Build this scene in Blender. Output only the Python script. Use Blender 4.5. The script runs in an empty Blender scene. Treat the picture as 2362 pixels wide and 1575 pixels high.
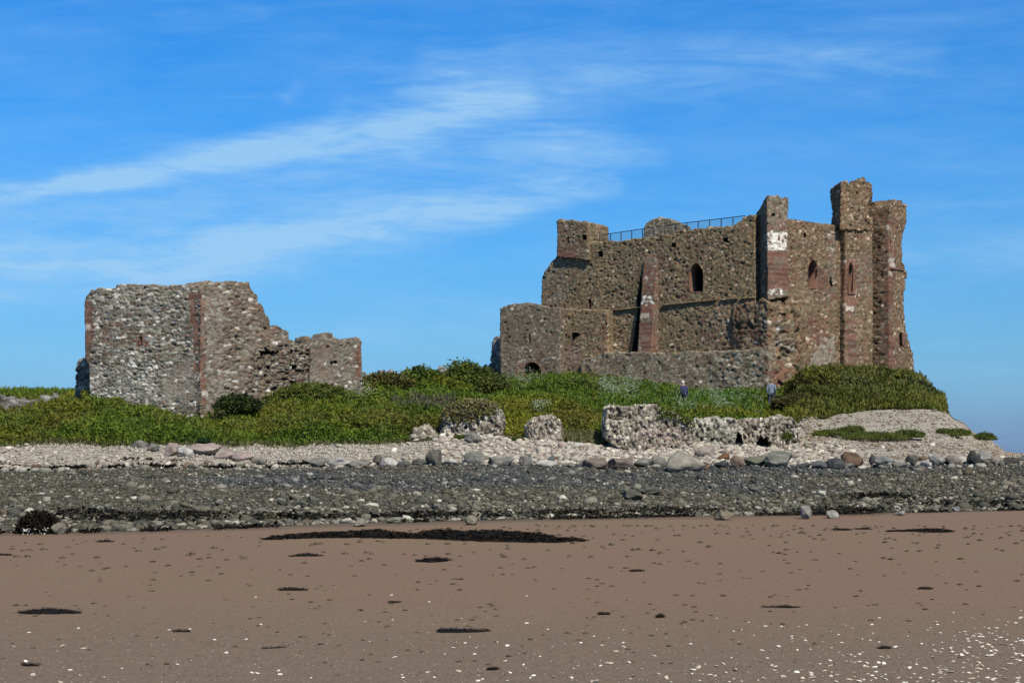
import bpy, bmesh, math, random
import numpy as np
from mathutils import Vector
R = math.radians
random.seed(5); rng = np.random.default_rng(7)
SC = bpy.context.scene; COL = SC.collection
# ---------------------------------------------------------------- camera, sky, sun, exposure
F, CX, CY, CH = 3400.0, 1181.0, 1050.0, 1.6       # focal length and horizon in photo pixels, eye height
cd = bpy.data.cameras.new('camera'); cam = bpy.data.objects.new('camera', cd); COL.objects.link(cam); SC.camera = cam
cam.location = (0, 0, CH); cam.rotation_euler = (R(90), 0, 0)
cd.sensor_width = 36; cd.lens = 36 * F / 2362; cd.shift_y = (CY - 787.5) / 2362
cd.clip_start = 0.1; cd.clip_end = 20000
SUN_AZ = Vector((0.40, -0.85)).normalized(); SUN_EL = R(47)
sd = bpy.data.lights.new('sun', 'SUN'); sun = bpy.data.objects.new('sun', sd); COL.objects.link(sun)
sd.energy = 4.9; sd.angle = R(0.53); sd.color = (1.0, 0.93, 0.80)
sv = Vector((SUN_AZ.x * math.cos(SUN_EL), SUN_AZ.y * math.cos(SUN_EL), math.sin(SUN_EL)))
sun.rotation_euler = sv.to_track_quat('Z', 'Y').to_euler()
SC.view_settings.view_transform = 'Standard'; SC.view_settings.look = 'None'
SC.view_settings.exposure = 0.0; SC.view_settings.gamma = 1.0
W = bpy.data.worlds.new("World"); SC.world = W; W.use_nodes = True
nt = W.node_tree; N = nt.nodes; L = nt.links
bg = N['Background']

def lk(node, i, v):
    if isinstance(v, bpy.types.NodeSocket): node.id_data.links.new(v, node.inputs[i])
    elif v is not None: node.inputs[i].default_value = v
def mth(t, op, a, b=None, c=None, clamp=False):
    n = t.nodes.new('ShaderNodeMath'); n.operation = op; n.use_clamp = clamp
    lk(n, 0, a); lk(n, 1, b)
    if c is not None: lk(n, 2, c)
    return n.outputs[0]
def ramp(t, fac, stops, interp='LINEAR'):
    n = t.nodes.new('ShaderNodeValToRGB'); cr = n.color_ramp; cr.interpolation = interp
    while len(cr.elements) < len(stops): cr.elements.new(0.5)
    for e, (p, c) in zip(cr.elements, stops):
        e.position = p; e.color = (*c, 1) if len(c) == 3 else c
    lk(n, 0, fac); return n.outputs[0]
def mix(t, fac, a, b, mode='MIX'):
    n = t.nodes.new('ShaderNodeMix'); n.data_type = 'RGBA'; n.blend_type = mode
    lk(n, 0, fac)
    for i, v in ((6, a), (7, b)):
        if isinstance(v, bpy.types.NodeSocket): t.links.new(v, n.inputs[i])
        else: n.inputs[i].default_value = (*v, 1) if len(v) == 3 else v
    return n.outputs[2]
def noise(t, vec, scale, detail=4, rough=0.55, dist=0.0):
    n = t.nodes.new('ShaderNodeTexNoise')
    if vec is not None: t.links.new(vec, n.inputs['Vector'])
    n.inputs['Scale'].default_value = scale; n.inputs['Detail'].default_value = detail
    n.inputs['Roughness'].default_value = rough; n.inputs['Distortion'].default_value = dist
    return n.outputs[0]

def build_sky():
    t = nt
    sky = N.new('ShaderNodeTexSky'); sky.sky_type = 'NISHITA'; sky.sun_disc = False
    sky.sun_elevation = SUN_EL; sky.sun_rotation = math.atan2(SUN_AZ.x, SUN_AZ.y)
    sky.air_density = 1.0; sky.dust_density = 0.3; sky.ozone_density = 3.0
    tc = N.new('ShaderNodeTexCoord'); sp = N.new('ShaderNodeSeparateXYZ'); L.new(tc.outputs['Generated'], sp.inputs[0])
    x, y, z = sp.outputs
    # the deep, dry blue of the day: tint over elevation
    tint = ramp(t, z, [(0.0, (0.28, 0.46, 1.05)), (0.012, (0.32, 0.53, 1.14)), (0.04, (0.39, 0.74, 1.26)), (0.073, (0.43, 0.90, 1.34)), (0.13, (0.39, 1.04, 1.58)),
                       (0.2, (0.26, 1.08, 1.82)), (0.29, (0.15, 1.10, 2.0)), (0.42, (0.7, 0.95, 1.3)), (1.0, (0.95, 0.95, 0.95))])
    base = mix(t, 1.0, sky.outputs[0], tint, 'MULTIPLY')
    # cirrus, laid out by direction (u = tan azimuth, v = tan elevation)
    yy = mth(t, 'MAXIMUM', y, 0.05)
    u = mth(t, 'DIVIDE', x, yy); v = mth(t, 'DIVIDE', z, yy)
    cb = N.new('ShaderNodeCombineXYZ'); L.new(u, cb.inputs[0]); L.new(v, cb.inputs[1])
    n1 = N.new('ShaderNodeTexNoise'); n1.inputs['Scale'].default_value = 6; n1.inputs['Detail'].default_value = 5
    L.new(cb.outputs[0], n1.inputs['Vector'])
    s1 = N.new('ShaderNodeSeparateColor'); L.new(n1.outputs['Color'], s1.inputs[0])
    uw = mth(t, 'ADD', u, mth(t, 'MULTIPLY', mth(t, 'SUBTRACT', s1.outputs[0], 0.5), 0.05))
    vw = mth(t, 'ADD', v, mth(t, 'MULTIPLY', mth(t, 'SUBTRACT', s1.outputs[1], 0.5), 0.035))
    total = None
    def seg(p0, p1, w0, w1, i0, i1):
        nonlocal total
        a = ((p0[0] - CX) / F, (CY - p0[1]) / F); b = ((p1[0] - CX) / F, (CY - p1[1]) / F)
        dx, dy = b[0] - a[0], b[1] - a[1]; L2 = dx * dx + dy * dy
        pu = mth(t, 'SUBTRACT', uw, a[0]); pv = mth(t, 'SUBTRACT', vw, a[1])
        tt = mth(t, 'MULTIPLY_ADD', pu, dx / L2, mth(t, 'MULTIPLY', pv, dy / L2), clamp=True)
        ex = mth(t, 'SUBTRACT', pu, mth(t, 'MULTIPLY', tt, dx)); ey = mth(t, 'SUBTRACT', pv, mth(t, 'MULTIPLY', tt, dy))
        d2 = mth(t, 'MULTIPLY_ADD', ex, ex, mth(t, 'MULTIPLY', ey, ey))
        w = mth(t, 'MULTIPLY_ADD', tt, 1.65 * (w1 - w0) / F, 1.65 * w0 / F)
        g = mth(t, 'EXPONENT', mth(t, 'DIVIDE', mth(t, 'MULTIPLY', d2, -1), mth(t, 'MULTIPLY', w, w)))
        g = mth(t, 'MULTIPLY', g, mth(t, 'MULTIPLY_ADD', tt, i1 - i0, i0))
        total = g if total is None else mth(t, 'SMOOTH_MAX', total, g, .12)
    for s in [((-300, 510), (330, 402), 16, 20, .55, .75), ((330, 402), (760, 340), 20, 34, .75, .70), ((760, 340), (1190, 205), 36, 62, .62, .55), ((760, 290), (1060, 170), 20, 40, .35, .4), ((420, 440), (1080, 350), 26, 20, .3, .4),
              ((780, 260), (1090, 160), 22, 22, .22, .2), ((1180, 175), (2150, 130), 52, 40, .34, .2), ((1000, 130), (1200, 150), 34, 30, .3, .3),
              ((-300, 625), (450, 595), 46, 50, .72, .68), ((450, 595), (1000, 505), 50, 42, .66, .6), ((1000, 505), (1420, 425), 36, 22, .6, .5),
              ((820, 400), (1300, 340), 34, 70, .34, .42), ((1300, 350), (1520, 375), 60, 24, .42, .25),
              ((-300, 560), (900, 470), 85, 75, .30, .30), ((820, 260), (1250, 210), 60, 60, .22, .22), ((-300, 665), (700, 630), 30, 18, .4, .3), ((640, 235), (670, 205), 16, 14, .2, .16),
              ((350, 60), (600, 30), 26, 20, .10, .12), ((1850, 75), (2350, 5), 16, 18, .14, .12), ((-100, 150), (40, 150), 14, 12, .12, .1),
              ((2040, 590), (2600, 555), 34, 40, .22, .34), ((2050, 480), (2500, 445), 9, 9, .16, .2), ((820, 770), (1160, 715), 30, 34, .16, .2),
              ((900, 330), (1120, 290), 22, 22, .2, .2), ((1150, 240), (1350, 260), 25, 25, .16, .12)]:
        seg(*s)
    # fibres combed along the streaks
    mp = N.new('ShaderNodeMapping'); mp.inputs['Rotation'].default_value = (0, 0, R(-14)); mp.inputs['Scale'].default_value = (.7, 4.2, 1)
    L.new(cb.outputs[0], mp.inputs['Vector'])
    fib = noise(t, mp.outputs[0], 13, 7, 0.62, 0.6)
    mp2 = N.new('ShaderNodeMapping'); mp2.inputs['Rotation'].default_value = (0, 0, R(-24)); mp2.inputs['Scale'].default_value = (1, 5.5, 1)
    L.new(cb.outputs[0], mp2.inputs['Vector'])
    fib2 = noise(t, mp2.outputs[0], 20, 7, 0.62, 0.8)
    f = mth(t, 'MULTIPLY_ADD', fib, 3.2, -0.6); f = mth(t, 'MULTIPLY', f, mth(t, 'MULTIPLY_ADD', fib2, 1.6, 0.2))
    m = mth(t, 'MULTIPLY', mth(t, 'MULTIPLY', total, 1.15), f)
    veil = ramp(t, noise(t, mp.outputs[0], 4, 5, 0.6, 0.3), [(0.42, (0, 0, 0)), (0.8, (0.12, 0.12, 0.12))])
    m = mth(t, 'ADD', m, veil)
    front = mth(t, 'GREATER_THAN', y, 0.06)
    m = mth(t, 'MULTIPLY', m, front); m = mth(t, 'MINIMUM', m, 0.85)
    out = mix(t, m, base, (4.5, 7.9, 11.6))
    L.new(out, bg.inputs['Color']); bg.inputs['Strength'].default_value = 0.078
build_sky()

# ---------------------------------------------------------------- helpers: tagging and meshes
def tag(o, label=None, cat=None, group=None, kind=None):
    if label: o['label'] = label
    if cat: o['category'] = cat
    if group: o['group'] = group
    if kind: o['kind'] = kind
    return o
def empty(name, loc, label, cat, group=None):
    o = bpy.data.objects.new(name, None); COL.objects.link(o); o.location = loc
    return tag(o, label, cat, group)
def link(name, me, mat=None, parent=None, smooth=False):
    o = bpy.data.objects.new(name, me); COL.objects.link(o)
    if mat and not me.materials: me.materials.append(mat)
    if parent:
        o.parent = parent; o.location = -parent.location
    return o
def mesh_np(name, V, Q, C=None, smooth=False):
    """V (n,3), Q list/array of faces with k corners each (k fixed), C (n,3) vertex colours (the surface's own colour)."""
    V = np.asarray(V, np.float32); Q = np.asarray(Q, np.int32); k = Q.shape[1]
    me = bpy.data.meshes.new(name)
    me.vertices.add(len(V)); me.vertices.foreach_set('co', V.ravel())
    me.loops.add(Q.size); me.loops.foreach_set('vertex_index', Q.ravel())
    me.polygons.add(len(Q)); me.polygons.foreach_set('loop_start', np.arange(0, Q.size, k, dtype=np.int32))
    if smooth: me.polygons.foreach_set('use_smooth', np.ones(len(Q), bool))
    me.update(calc_edges=True)
    if C is not None:
        at = me.color_attributes.new('Col', 'FLOAT_COLOR', 'POINT')
        c4 = np.ones((len(V), 4), np.float32); c4[:, :3] = C; at.data.foreach_set('color', c4.ravel())
    me.validate()
    return me

def hsh(*ints):
    h = np.full(np.broadcast(*ints).shape, 0x9E3779B9, np.uint32)
    for i in ints:
        h = h ^ (np.asarray(i).astype(np.int64) & 0xFFFFFFFF).astype(np.uint32)
        h = h * np.uint32(0x85EBCA6B); h ^= h >> np.uint32(13); h = h * np.uint32(0xC2B2AE35); h ^= h >> np.uint32(16)
    return h
def h01(*ints): return (hsh(*ints) & np.uint32(0xFFFFFF)).astype(np.float64) / 0xFFFFFF
def vnoise(P, seed=0):
    i = np.floor(P).astype(np.int64); f = P - i; f = f * f * (3 - 2 * f); r = 0
    for dx in (0, 1):
        for dy in (0, 1):
            for dz in (0, 1):
                w = (f[:, 0] if dx else 1 - f[:, 0]) * (f[:, 1] if dy else 1 - f[:, 1]) * (f[:, 2] if dz else 1 - f[:, 2])
                r = r + w * h01(i[:, 0] + dx, i[:, 1] + dy, i[:, 2] + dz, np.int64(seed))
    return r
def fbm(P, seed=0, o=4):
    r = 0; a = 0.5; s = 0
    for k in range(o): r = r + a * vnoise(P * 2.03 ** k, seed + k); s += a; a *= 0.5
    return r / s
def worley(P, cell, seed=0):
    Q = P / np.array(cell); i0 = np.floor(Q).astype(np.int64)
    F1 = np.full(len(P), 9.0); F2 = F1.copy(); ID = np.zeros(len(P), np.uint32)
    for dx in (-1, 0, 1):
        for dy in (-1, 0, 1):
            for dz in (-1, 0, 1):
                a, b, c = i0[:, 0] + dx, i0[:, 1] + dy, i0[:, 2] + dz
                h = hsh(a, b, c, np.int64(seed))
                jx = (h & np.uint32(1023)) / 1023.; jy = ((h >> np.uint32(10)) & np.uint32(1023)) / 1023.; jz = ((h >> np.uint32(20)) & np.uint32(1023)) / 1023.
                d = np.sqrt((a + jx - Q[:, 0]) ** 2 + (b + jy - Q[:, 1]) ** 2 + (c + jz - Q[:, 2]) ** 2)
                lt = d < F1
                F2 = np.where(lt, F1, np.minimum(F2, d)); ID = np.where(lt, h, ID); F1 = np.where(lt, d, F1)
    return F1, F2, ID
def inpoly(px, py, poly):
    r = np.zeros(px.shape, bool); n = len(poly)
    for k in range(n):
        x1, y1 = poly[k]; x2, y2 = poly[(k + 1) % n]
        if y1 == y2: continue
        c = ((y1 > py) != (y2 > py)) & (px < (x2 - x1) * (py - y1) / (y2 - y1) + x1)
        r ^= c
    return r
def at(px, py, Y): return Vector(((px - CX) / F * Y, Y, CH - (py - CY) / F * Y))
def xy(px, Y): return np.array([(px - CX) / F * Y, Y])

# ---------------------------------------------------------------- materials
def new_mat(name):
    m = bpy.data.materials.new(name); m.use_nodes = True
    return m, m.node_tree, m.node_tree.nodes['Principled BSDF']
def obj_vec(t):
    n = t.nodes.new('ShaderNodeTexCoord'); return n.outputs['Object']
def bump(t, b, h, strength, dist):
    n = t.nodes.new('ShaderNodeBump'); n.inputs['Strength'].default_value = strength; n.inputs['Distance'].default_value = dist
    t.links.new(h, n.inputs['Height']); t.links.new(n.outputs[0], b.inputs['Normal'])
def mat_attr(name, rough=0.95, spec=0.15, nscale=9, namp=0.35, bstr=0.5, bdist=0.03, tr=0.0):
    m, t, b = new_mat(name)
    a = t.nodes.new('ShaderNodeAttribute'); a.attribute_name = 'Col'
    v = obj_vec(t); n = noise(t, v, nscale, 6, 0.7)
    k = mth(t, 'MULTIPLY_ADD', n, 2 * namp, 1 - namp)
    vm = t.nodes.new('ShaderNodeVectorMath'); vm.operation = 'SCALE'; t.links.new(a.outputs[0], vm.inputs[0]); t.links.new(k, vm.inputs['Scale'])
    t.links.new(vm.outputs[0], b.inputs['Base Color'])
    b.inputs['Roughness'].default_value = rough; b.inputs['Specular IOR Level'].default_value = spec
    if bstr: bump(t, b, noise(t, v, nscale * 2.2, 5, 0.7), bstr, bdist)
    if tr:
        tl = t.nodes.new('ShaderNodeBsdfTranslucent'); t.links.new(vm.outputs[0], tl.inputs[0])
        ms = t.nodes.new('ShaderNodeMixShader'); ms.inputs[0].default_value = tr
        t.links.new(b.outputs[0], ms.inputs[1]); t.links.new(tl.outputs[0], ms.inputs[2])
        t.links.new(ms.outputs[0], t.nodes['Material Output'].inputs[0])
    return m
M = {}
M['rubble'] = mat_attr('rubble_masonry', nscale=8, namp=0.5, bstr=0.7, bdist=0.04)
M['rock'] = mat_attr('rock', nscale=7, namp=0.45, bstr=0.8, bdist=0.06)
M['pebble'] = mat_attr('pebbles', nscale=14, namp=0.4, bstr=0.3, rough=0.85)
M['leaf'] = mat_attr('leaves', nscale=3, namp=0.25, bstr=0, rough=0.7, spec=0.25, tr=0.3)
M['weed'] = mat_attr('wet_seaweed', nscale=20, namp=0.5, bstr=0, rough=0.75, spec=0.12)
M['shell'] = mat_attr('shell', nscale=60, namp=0.15, bstr=0, rough=0.6, spec=0.3)
M['cast'] = mat_attr('sand_cast', nscale=40, namp=0.3, bstr=0.4, bdist=0.01)
def flat_mat(name, col, rough=0.8, metal=0, nz=0.2):
    m, t, b = new_mat(name); v = obj_vec(t)
    c = mix(t, noise(t, v, 12, 4), [x * (1 - nz) for x in col], [min(1, x * (1 + nz)) for x in col])
    t.links.new(c, b.inputs['Base Color']); b.inputs['Roughness'].default_value = rough; b.inputs['Metallic'].default_value = metal
    return m
M['iron'] = flat_mat('painted_iron', (0.03, 0.045, 0.06), 0.5, 0.3)
M['void_shade'] = flat_mat('passage_shade', (0.05, 0.042, 0.034), 1.0)  # interior darkness put into the stone colour lining the openings
M['sandstone'] = flat_mat('red_sandstone', (0.15, 0.078, 0.052), 0.95, 0, 0.6)

# palettes: (weight, colour)
KEEP = [(w, tuple(v * f_ for v, f_ in zip(c, (1.10, .97, .86)))) for w, c in [(32, (.200, .172, .112)), (22, (.215, .165, .110)), (24, (.160, .158, .105)), (8, (.190, .125, .085)), (11, (.29, .255, .185)), (2.5, (.42, .38, .29)), (.5, (.7, .66, .56))]]
KEEPR = [(w, tuple(v * f_ for v, f_ in zip(c, (.88, .77, .68)))) for w, c in [(26, (.225, .188, .130)), (24, (.225, .160, .112)), (18, (.17, .155, .105)), (13, (.20, .120, .082)), (14, (.31, .27, .20)), (4, (.46, .41, .33)), (1, (.7, .66, .56))]]
REDS = [(50, (.175, .082, .056)), (25, (.21, .105, .075)), (12, (.15, .09, .065)), (10, (.19, .14, .10)), (3, (.5, .44, .37))]
MIXR = [(30, (.18, .098, .070)), (20, (.19, .13, .095)), (30, (.17, .145, .105)), (15, (.22, .18, .14)), (5, (.4, .36, .3))]
WHITES = [(70, (.78, .74, .66)), (20, (.5, .44, .38)), (10, (.2, .11, .08))]
TOWER = [(24, (.225, .205, .155)), (24, (.185, .165, .12)), (12, (.21, .15, .115)), (18, (.30, .285, .245)), (13, (.44, .41, .335)), (7, (.70, .66, .57))]
TOWERW = [(22, (.23, .215, .18)), (14, (.18, .17, .145)), (28, (.32, .30, .25)), (24, (.44, .41, .345)), (12, (.74, .70, .61))]
TOWERM = [(50, (.27, .235, .19)), (25, (.24, .19, .15)), (15, (.33, .30, .25)), (10, (.15, .12, .09))]
TOWER2 = [(30, (.185, .15, .108)), (26, (.155, .125, .088)), (14, (.19, .125, .09)), (18, (.23, .205, .165)), (8, (.34, .31, .26)), (4, (.66, .62, .55))]
BLOCKP = [(24, (.36, .325, .26)), (24, (.27, .235, .18)), (17, (.17, .145, .11)), (18, (.44, .395, .32)), (8, (.58, .53, .44)), (9, (.09, .08, .06))]
PINKP = [(30, (.38, .30, .25)), (30, (.30, .24, .2)), (20, (.46, .39, .34)), (20, (.20, .165, .13))]
GREYW = [(30, (.21, .21, .19)), (30, (.15, .15, .135)), (25, (.30, .29, .26)), (15, (.42, .41, .37))]
def pick(pal, r):
    w = np.cumsum([p[0] for p in pal]); w = w / w[-1]
    return np.array([p[1] for p in pal])[np.searchsorted(w, np.clip(r, 0, .9999))]

# ---------------------------------------------------------------- masonry
def profile(pts, a, b):
    """image outline (px, py) laid on the front plane a-b -> arrays (s, z)."""
    S, Z = [], []
    d = b - a
    for px, py in pts:
        k = (px - CX) / F                       # x = k y
        s = (k * a[1] - a[0]) / (d[0] - k * d[1]); Y = a[1] + s * d[1]
        S.append(s); Z.append(CH - (py - CY) / F * Y)
    return np.array(S), np.array(Z)
PLANES = {}
def block(name, fp, top, bot, parent, mat=None, s=0.08, cell=(.19, .19, .125), relief=.038, pal=KEEP, regions=(), holes=(), depth=None,
          ragged=.12, warp=.05, batter=0.0, ledge=None, redge=None, rnd=0.0, tdrop=0.0, seed=1, mortar=(.085, .068, .050), gap=.03, key=None, wwarp=1.2):  # default mortar darkened in colour to deepen the shade between stones
    a, b = xy(*fp[0]), xy(*fp[1]); d = (b - a); Lw = np.linalg.norm(d); u = d / Lw
    n = np.array([u[1], -u[0]])                  # outward, to the viewer
    if depth is not None: c, e = b - n * depth, a - n * depth
    else: c, e = xy(*fp[2]), xy(*fp[3])
    PLANES[key or name] = (a, b, n)
    S, Zt = profile(top, a, b)
    if isinstance(bot, (int, float)): Sb, Zb = np.array([0., 1.]), np.array([bot, bot], float)
    else: Sb, Zb = profile(bot, a, b)
    Dp = max(np.linalg.norm(e - a), np.linalg.norm(c - b))
    nu = max(2, int(Lw / s)); nt_ = max(2, int(Dp / (s * 1.6))); nz = max(2, int((Zt.max() - Zb.min()) / s))
    ii, jj, kk = np.arange(nu + 1), np.arange(nt_ + 1), np.arange(nz + 1)
    K = lambda i, j, k: (i * (nt_ + 1) + j) * (nz + 1) + k
    def grid(A, B, fn, flip):
        g = fn(A[:, None], B[None, :]); q = np.stack([g[:-1, :-1], g[1:, :-1], g[1:, 1:], g[:-1, 1:]], -1).reshape(-1, 4)
        return q[:, ::-1] if flip else q
    parts = [grid(ii, kk, lambda i, k: K(i, 0, k), False), grid(ii, kk, lambda i, k: K(i, nt_, k), True),
             grid(jj, kk, lambda j, k: K(0, j, k), True), grid(jj, kk, lambda j, k: K(nu, j, k), False),
             grid(ii, jj, lambda i, j: K(i, j, nz), False), grid(ii, jj, lambda i, j: K(i, j, 0), True)]
    nf = len(parts[0]); Q = np.concatenate(parts); uq, inv = np.unique(Q.ravel(), return_inverse=True); Q = inv.reshape(Q.shape)
    k = uq % (nz + 1); j = (uq // (nz + 1)) % (nt_ + 1); i = uq // ((nz + 1) * (nt_ + 1))
    ss, tt, vv = i / nu, j / nt_, k / nz
    qc = np.stack([ss * 2 - 1, tt * 2 - 1, vv * 2 - 1], 1)
    if rnd > 0:
        x2, y2, z2 = qc[:, 0] ** 2, qc[:, 1] ** 2, qc[:, 2] ** 2
        sp = np.stack([qc[:, 0] * np.sqrt(1 - y2 / 2 - z2 / 2 + y2 * z2 / 3), qc[:, 1] * np.sqrt(1 - x2 / 2 - z2 / 2 + x2 * z2 / 3), qc[:, 2] * np.sqrt(1 - y2 / 2 - x2 / 2 + y2 * x2 / 3)], 1)
        q2 = qc * (1 - rnd) + sp * rnd; ss, tt, vv = (q2[:, 0] + 1) / 2, (q2[:, 1] + 1) / 2, (q2[:, 2] + 1) / 2
    def zt(s_):
        r = np.interp(s_, S, Zt)
        # broken top edge: stone-sized steps
        c0 = np.floor(s_ * Lw / .33); c1 = np.floor(s_ * Lw / .85 + .4)
        return r + ragged * (h01(c0.astype(int), np.int64(seed)) - .5) + ragged * .9 * (h01(c1.astype(int), np.int64(seed + 9)) - .5)
    z0, z1 = np.interp(ss, Sb, Zb), zt(ss)
    z = z0 + (z1 - z0) * vv - tdrop * tt * (vv ** 6)
    se = ss.copy()
    if redge is not None:
        ry = np.array([CH - (p[0] - CY) / F * b[1] for p in redge])[::-1]; rs = profile([(p[1], CY) for p in redge], a, b)[0][::-1]
        se = ss * np.interp(z, ry, rs)
    if ledge is not None:
        ly = np.array([CH - (p[0] - CY) / F * a[1] for p in ledge])[::-1]; ls = profile([(p[1], CY) for p in ledge], a, b)[0][::-1]
        lv = np.interp(z, ly, ls); se = lv + se * (1 - lv)
    se_, tt_ = se[:, None], tt[:, None]
    P2 = (a * (1 - se_) + b * se_) * (1 - tt_) + (e * (1 - se_) + c * se_) * tt_
    zf = np.clip((z - z0.min()) / max(.01, (z1.max() - z0.min())), 0, 1)
    P2 = P2 + n * (batter * (1 - zf) * (1 - tt))[:, None]
    P = np.column_stack([P2, z])
    wv = np.stack([fbm(P / wwarp + 11.3 * q, seed + q, 3) - .5 for q in range(3)], 1)
    P = P + wv * 2 * warp * np.array([1, 1, .8])
    # vertex normals
    f = P[Q]; fn = np.cross(f[:, 2] - f[:, 0], f[:, 3] - f[:, 1]); fn /= (np.linalg.norm(fn, axis=1, keepdims=True) + 1e-9)
    vn = np.zeros_like(P)
    for q in range(4):
        for ax in range(3): vn[:, ax] += np.bincount(Q[:, q], fn[:, ax], len(P))
    vn /= (np.linalg.norm(vn, axis=1, keepdims=True) + 1e-9)
    F1, F2, ID = worley(P, cell, seed)
    r1, r2, r3 = h01(ID, 1), h01(ID, 2), h01(ID, 3)
    e1 = F2 - F1
    ppx = CX + F * P[:, 0] / P[:, 1]; ppy = CY - F * (P[:, 2] - CH) / P[:, 1]
    C = pick(pal, r1) * (0.62 + 0.66 * r3)[:, None]
    rm = np.ones(len(P)); jpx = ppx + (r2 - .5) * 9; jpy = ppy + (r3 - .5) * 5
    for poly, rp, prob, rmul in regions:
        ins = inpoly(jpx, jpy, poly); rr = h01(ID, 7) < prob
        if rp is REDS and prob > .7:              # dressed blocks in courses, long and short
            crs = np.floor(P[:, 2] / .31 + .15 * h01(np.floor(P[:, 2] / 1.3).astype(int), np.int64(seed))).astype(int); ins = inpoly(ppx + (h01(crs, 21) - .5) * 11, ppy, poly) & (h01(crs, 22) < .97)
            fr = P[:, 2] / .31 - np.floor(P[:, 2] / .31); rb = pick(REDS, h01(crs, np.floor((P[:, 0] + h01(crs, 23)) / .55).astype(int))) * (.8 + .4 * h01(crs, 24))[:, None]
            rb = np.where((fr < .16)[:, None], np.array((.22, .17, .13)), rb) * (.85 + .3 * r3)[:, None]
            C = np.where(ins[:, None], rb, C); rm = np.where(ins, rmul * .35, rm); continue
        if rp is not None: C = np.where((ins & rr)[:, None], pick(rp, r1) * (0.85 + 0.3 * r3)[:, None], C)
        rm = np.where(ins, rmul, rm)
    sm = np.clip(e1 / .22, 0, 1); sm = sm * sm * (3 - 2 * sm)
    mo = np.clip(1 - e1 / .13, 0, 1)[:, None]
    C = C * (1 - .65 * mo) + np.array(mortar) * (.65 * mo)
    h = relief * rm * (sm * (.55 + .9 * r2) - .3) - (r3 < gap * rm) * relief * 2.4 * rm * sm
    C *= (0.82 + .36 * fbm(P / 1.7, seed + 40, 3))[:, None]
    P = P + vn * h[:, None]
    keep = np.ones(len(Q), bool)
    if holes:
        fc = P[Q[:nf]].mean(1); fx = CX + F * fc[:, 0] / fc[:, 1]; fy = CY - F * (fc[:, 2] - CH) / fc[:, 1]
        for hp in holes: keep[:nf] &= ~inpoly(fx, fy, hp)
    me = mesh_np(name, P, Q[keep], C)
    return link(name, me, mat or M['rubble'], parent)

def opening(name, plane, poly, parent, d1=.9, d2=1.8, frame=0.0, mat1=None, proud=.03, off=0.0):
    """a real opening: dressed reveal, passage behind it widening inwards, and, if asked, a dressed surround."""
    a, b, n = PLANES[plane]; u = (b - a) / np.linalg.norm(b - a); Lw = np.linalg.norm(b - a)
    S, Z = profile(poly, a, b); U = S * Lw; m = len(poly)
    cu, cz = U.mean(), Z.mean()
    def ring(sc, dd):
        return [(*(a + u * (cu + (U[q] - cu) * sc) - n * (dd - off)), cz + (Z[q] - cz) * (1 + (sc - 1) * .6)) for q in range(m)]
    rings = []
    if frame: rings += [ring(1 + frame, .12), ring(1 + frame, -proud), ring(1.0, -proud)]
    else: rings += [ring(1.0, -.01)]
    rings += [ring(1.0, d1)]
    V = [p for r in rings for p in r]; Q = []
    for r in range(len(rings) - 1):
        for q in range(m): Q.append((r * m + q, r * m + (q + 1) % m, (r + 1) * m + (q + 1) % m, (r + 1) * m + q))
    o = link(name, mesh_np(name, V, Q), mat1 or M['sandstone'], parent)
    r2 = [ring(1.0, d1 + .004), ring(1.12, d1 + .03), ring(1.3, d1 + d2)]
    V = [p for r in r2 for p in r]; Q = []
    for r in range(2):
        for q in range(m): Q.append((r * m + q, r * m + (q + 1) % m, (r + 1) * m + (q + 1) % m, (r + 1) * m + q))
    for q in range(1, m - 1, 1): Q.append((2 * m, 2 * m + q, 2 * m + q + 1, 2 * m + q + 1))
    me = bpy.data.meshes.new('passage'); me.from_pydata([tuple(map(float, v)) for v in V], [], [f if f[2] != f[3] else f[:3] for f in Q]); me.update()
    p = link('passage', me, M['void_shade'], None); p.parent = o
    return o

# ---- KEEP -------------------------------------------------------------------------
def Yp(px, plane):
    a, b, n = PLANES[plane]; k = (px - CX) / F; d = b - a; s = (k * a[1] - a[0]) / (d[0] - k * d[1]); return float(a[1] + s * d[1])
def rect(x0, y0, x1, y1): return [(x0, y0), (x1, y0), (x1, y1), (x0, y1)]
def arch(x0, x1, ys, yt, yb, n=5, point=True):
    c = (x0 + x1) / 2; pts = [(x0, yb)]
    for q in range(n + 1):
        t = q / n
        if point: pts.append((x0 + (c - x0) * (1 - math.cos(t * 1.05)) / .5024, ys + (yt - ys) * math.sin(t * 1.05) / .8674))
        else: pts.append((c - (c - x0) * math.cos(t * math.pi / 2), ys + (yt - ys) * math.sin(t * math.pi / 2)))
    for q in range(n - 1, -1, -1):
        t = q / n
        if point: pts.append((x1 - (x1 - c) * (1 - math.cos(t * 1.05)) / .5024, ys + (yt - ys) * math.sin(t * 1.05) / .8674))
        else: pts.append((c + (x1 - c) * math.cos(t * math.pi / 2), ys + (yt - ys) * math.sin(t * math.pi / 2)))
    pts.append((x1, yb)); return pts

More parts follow.
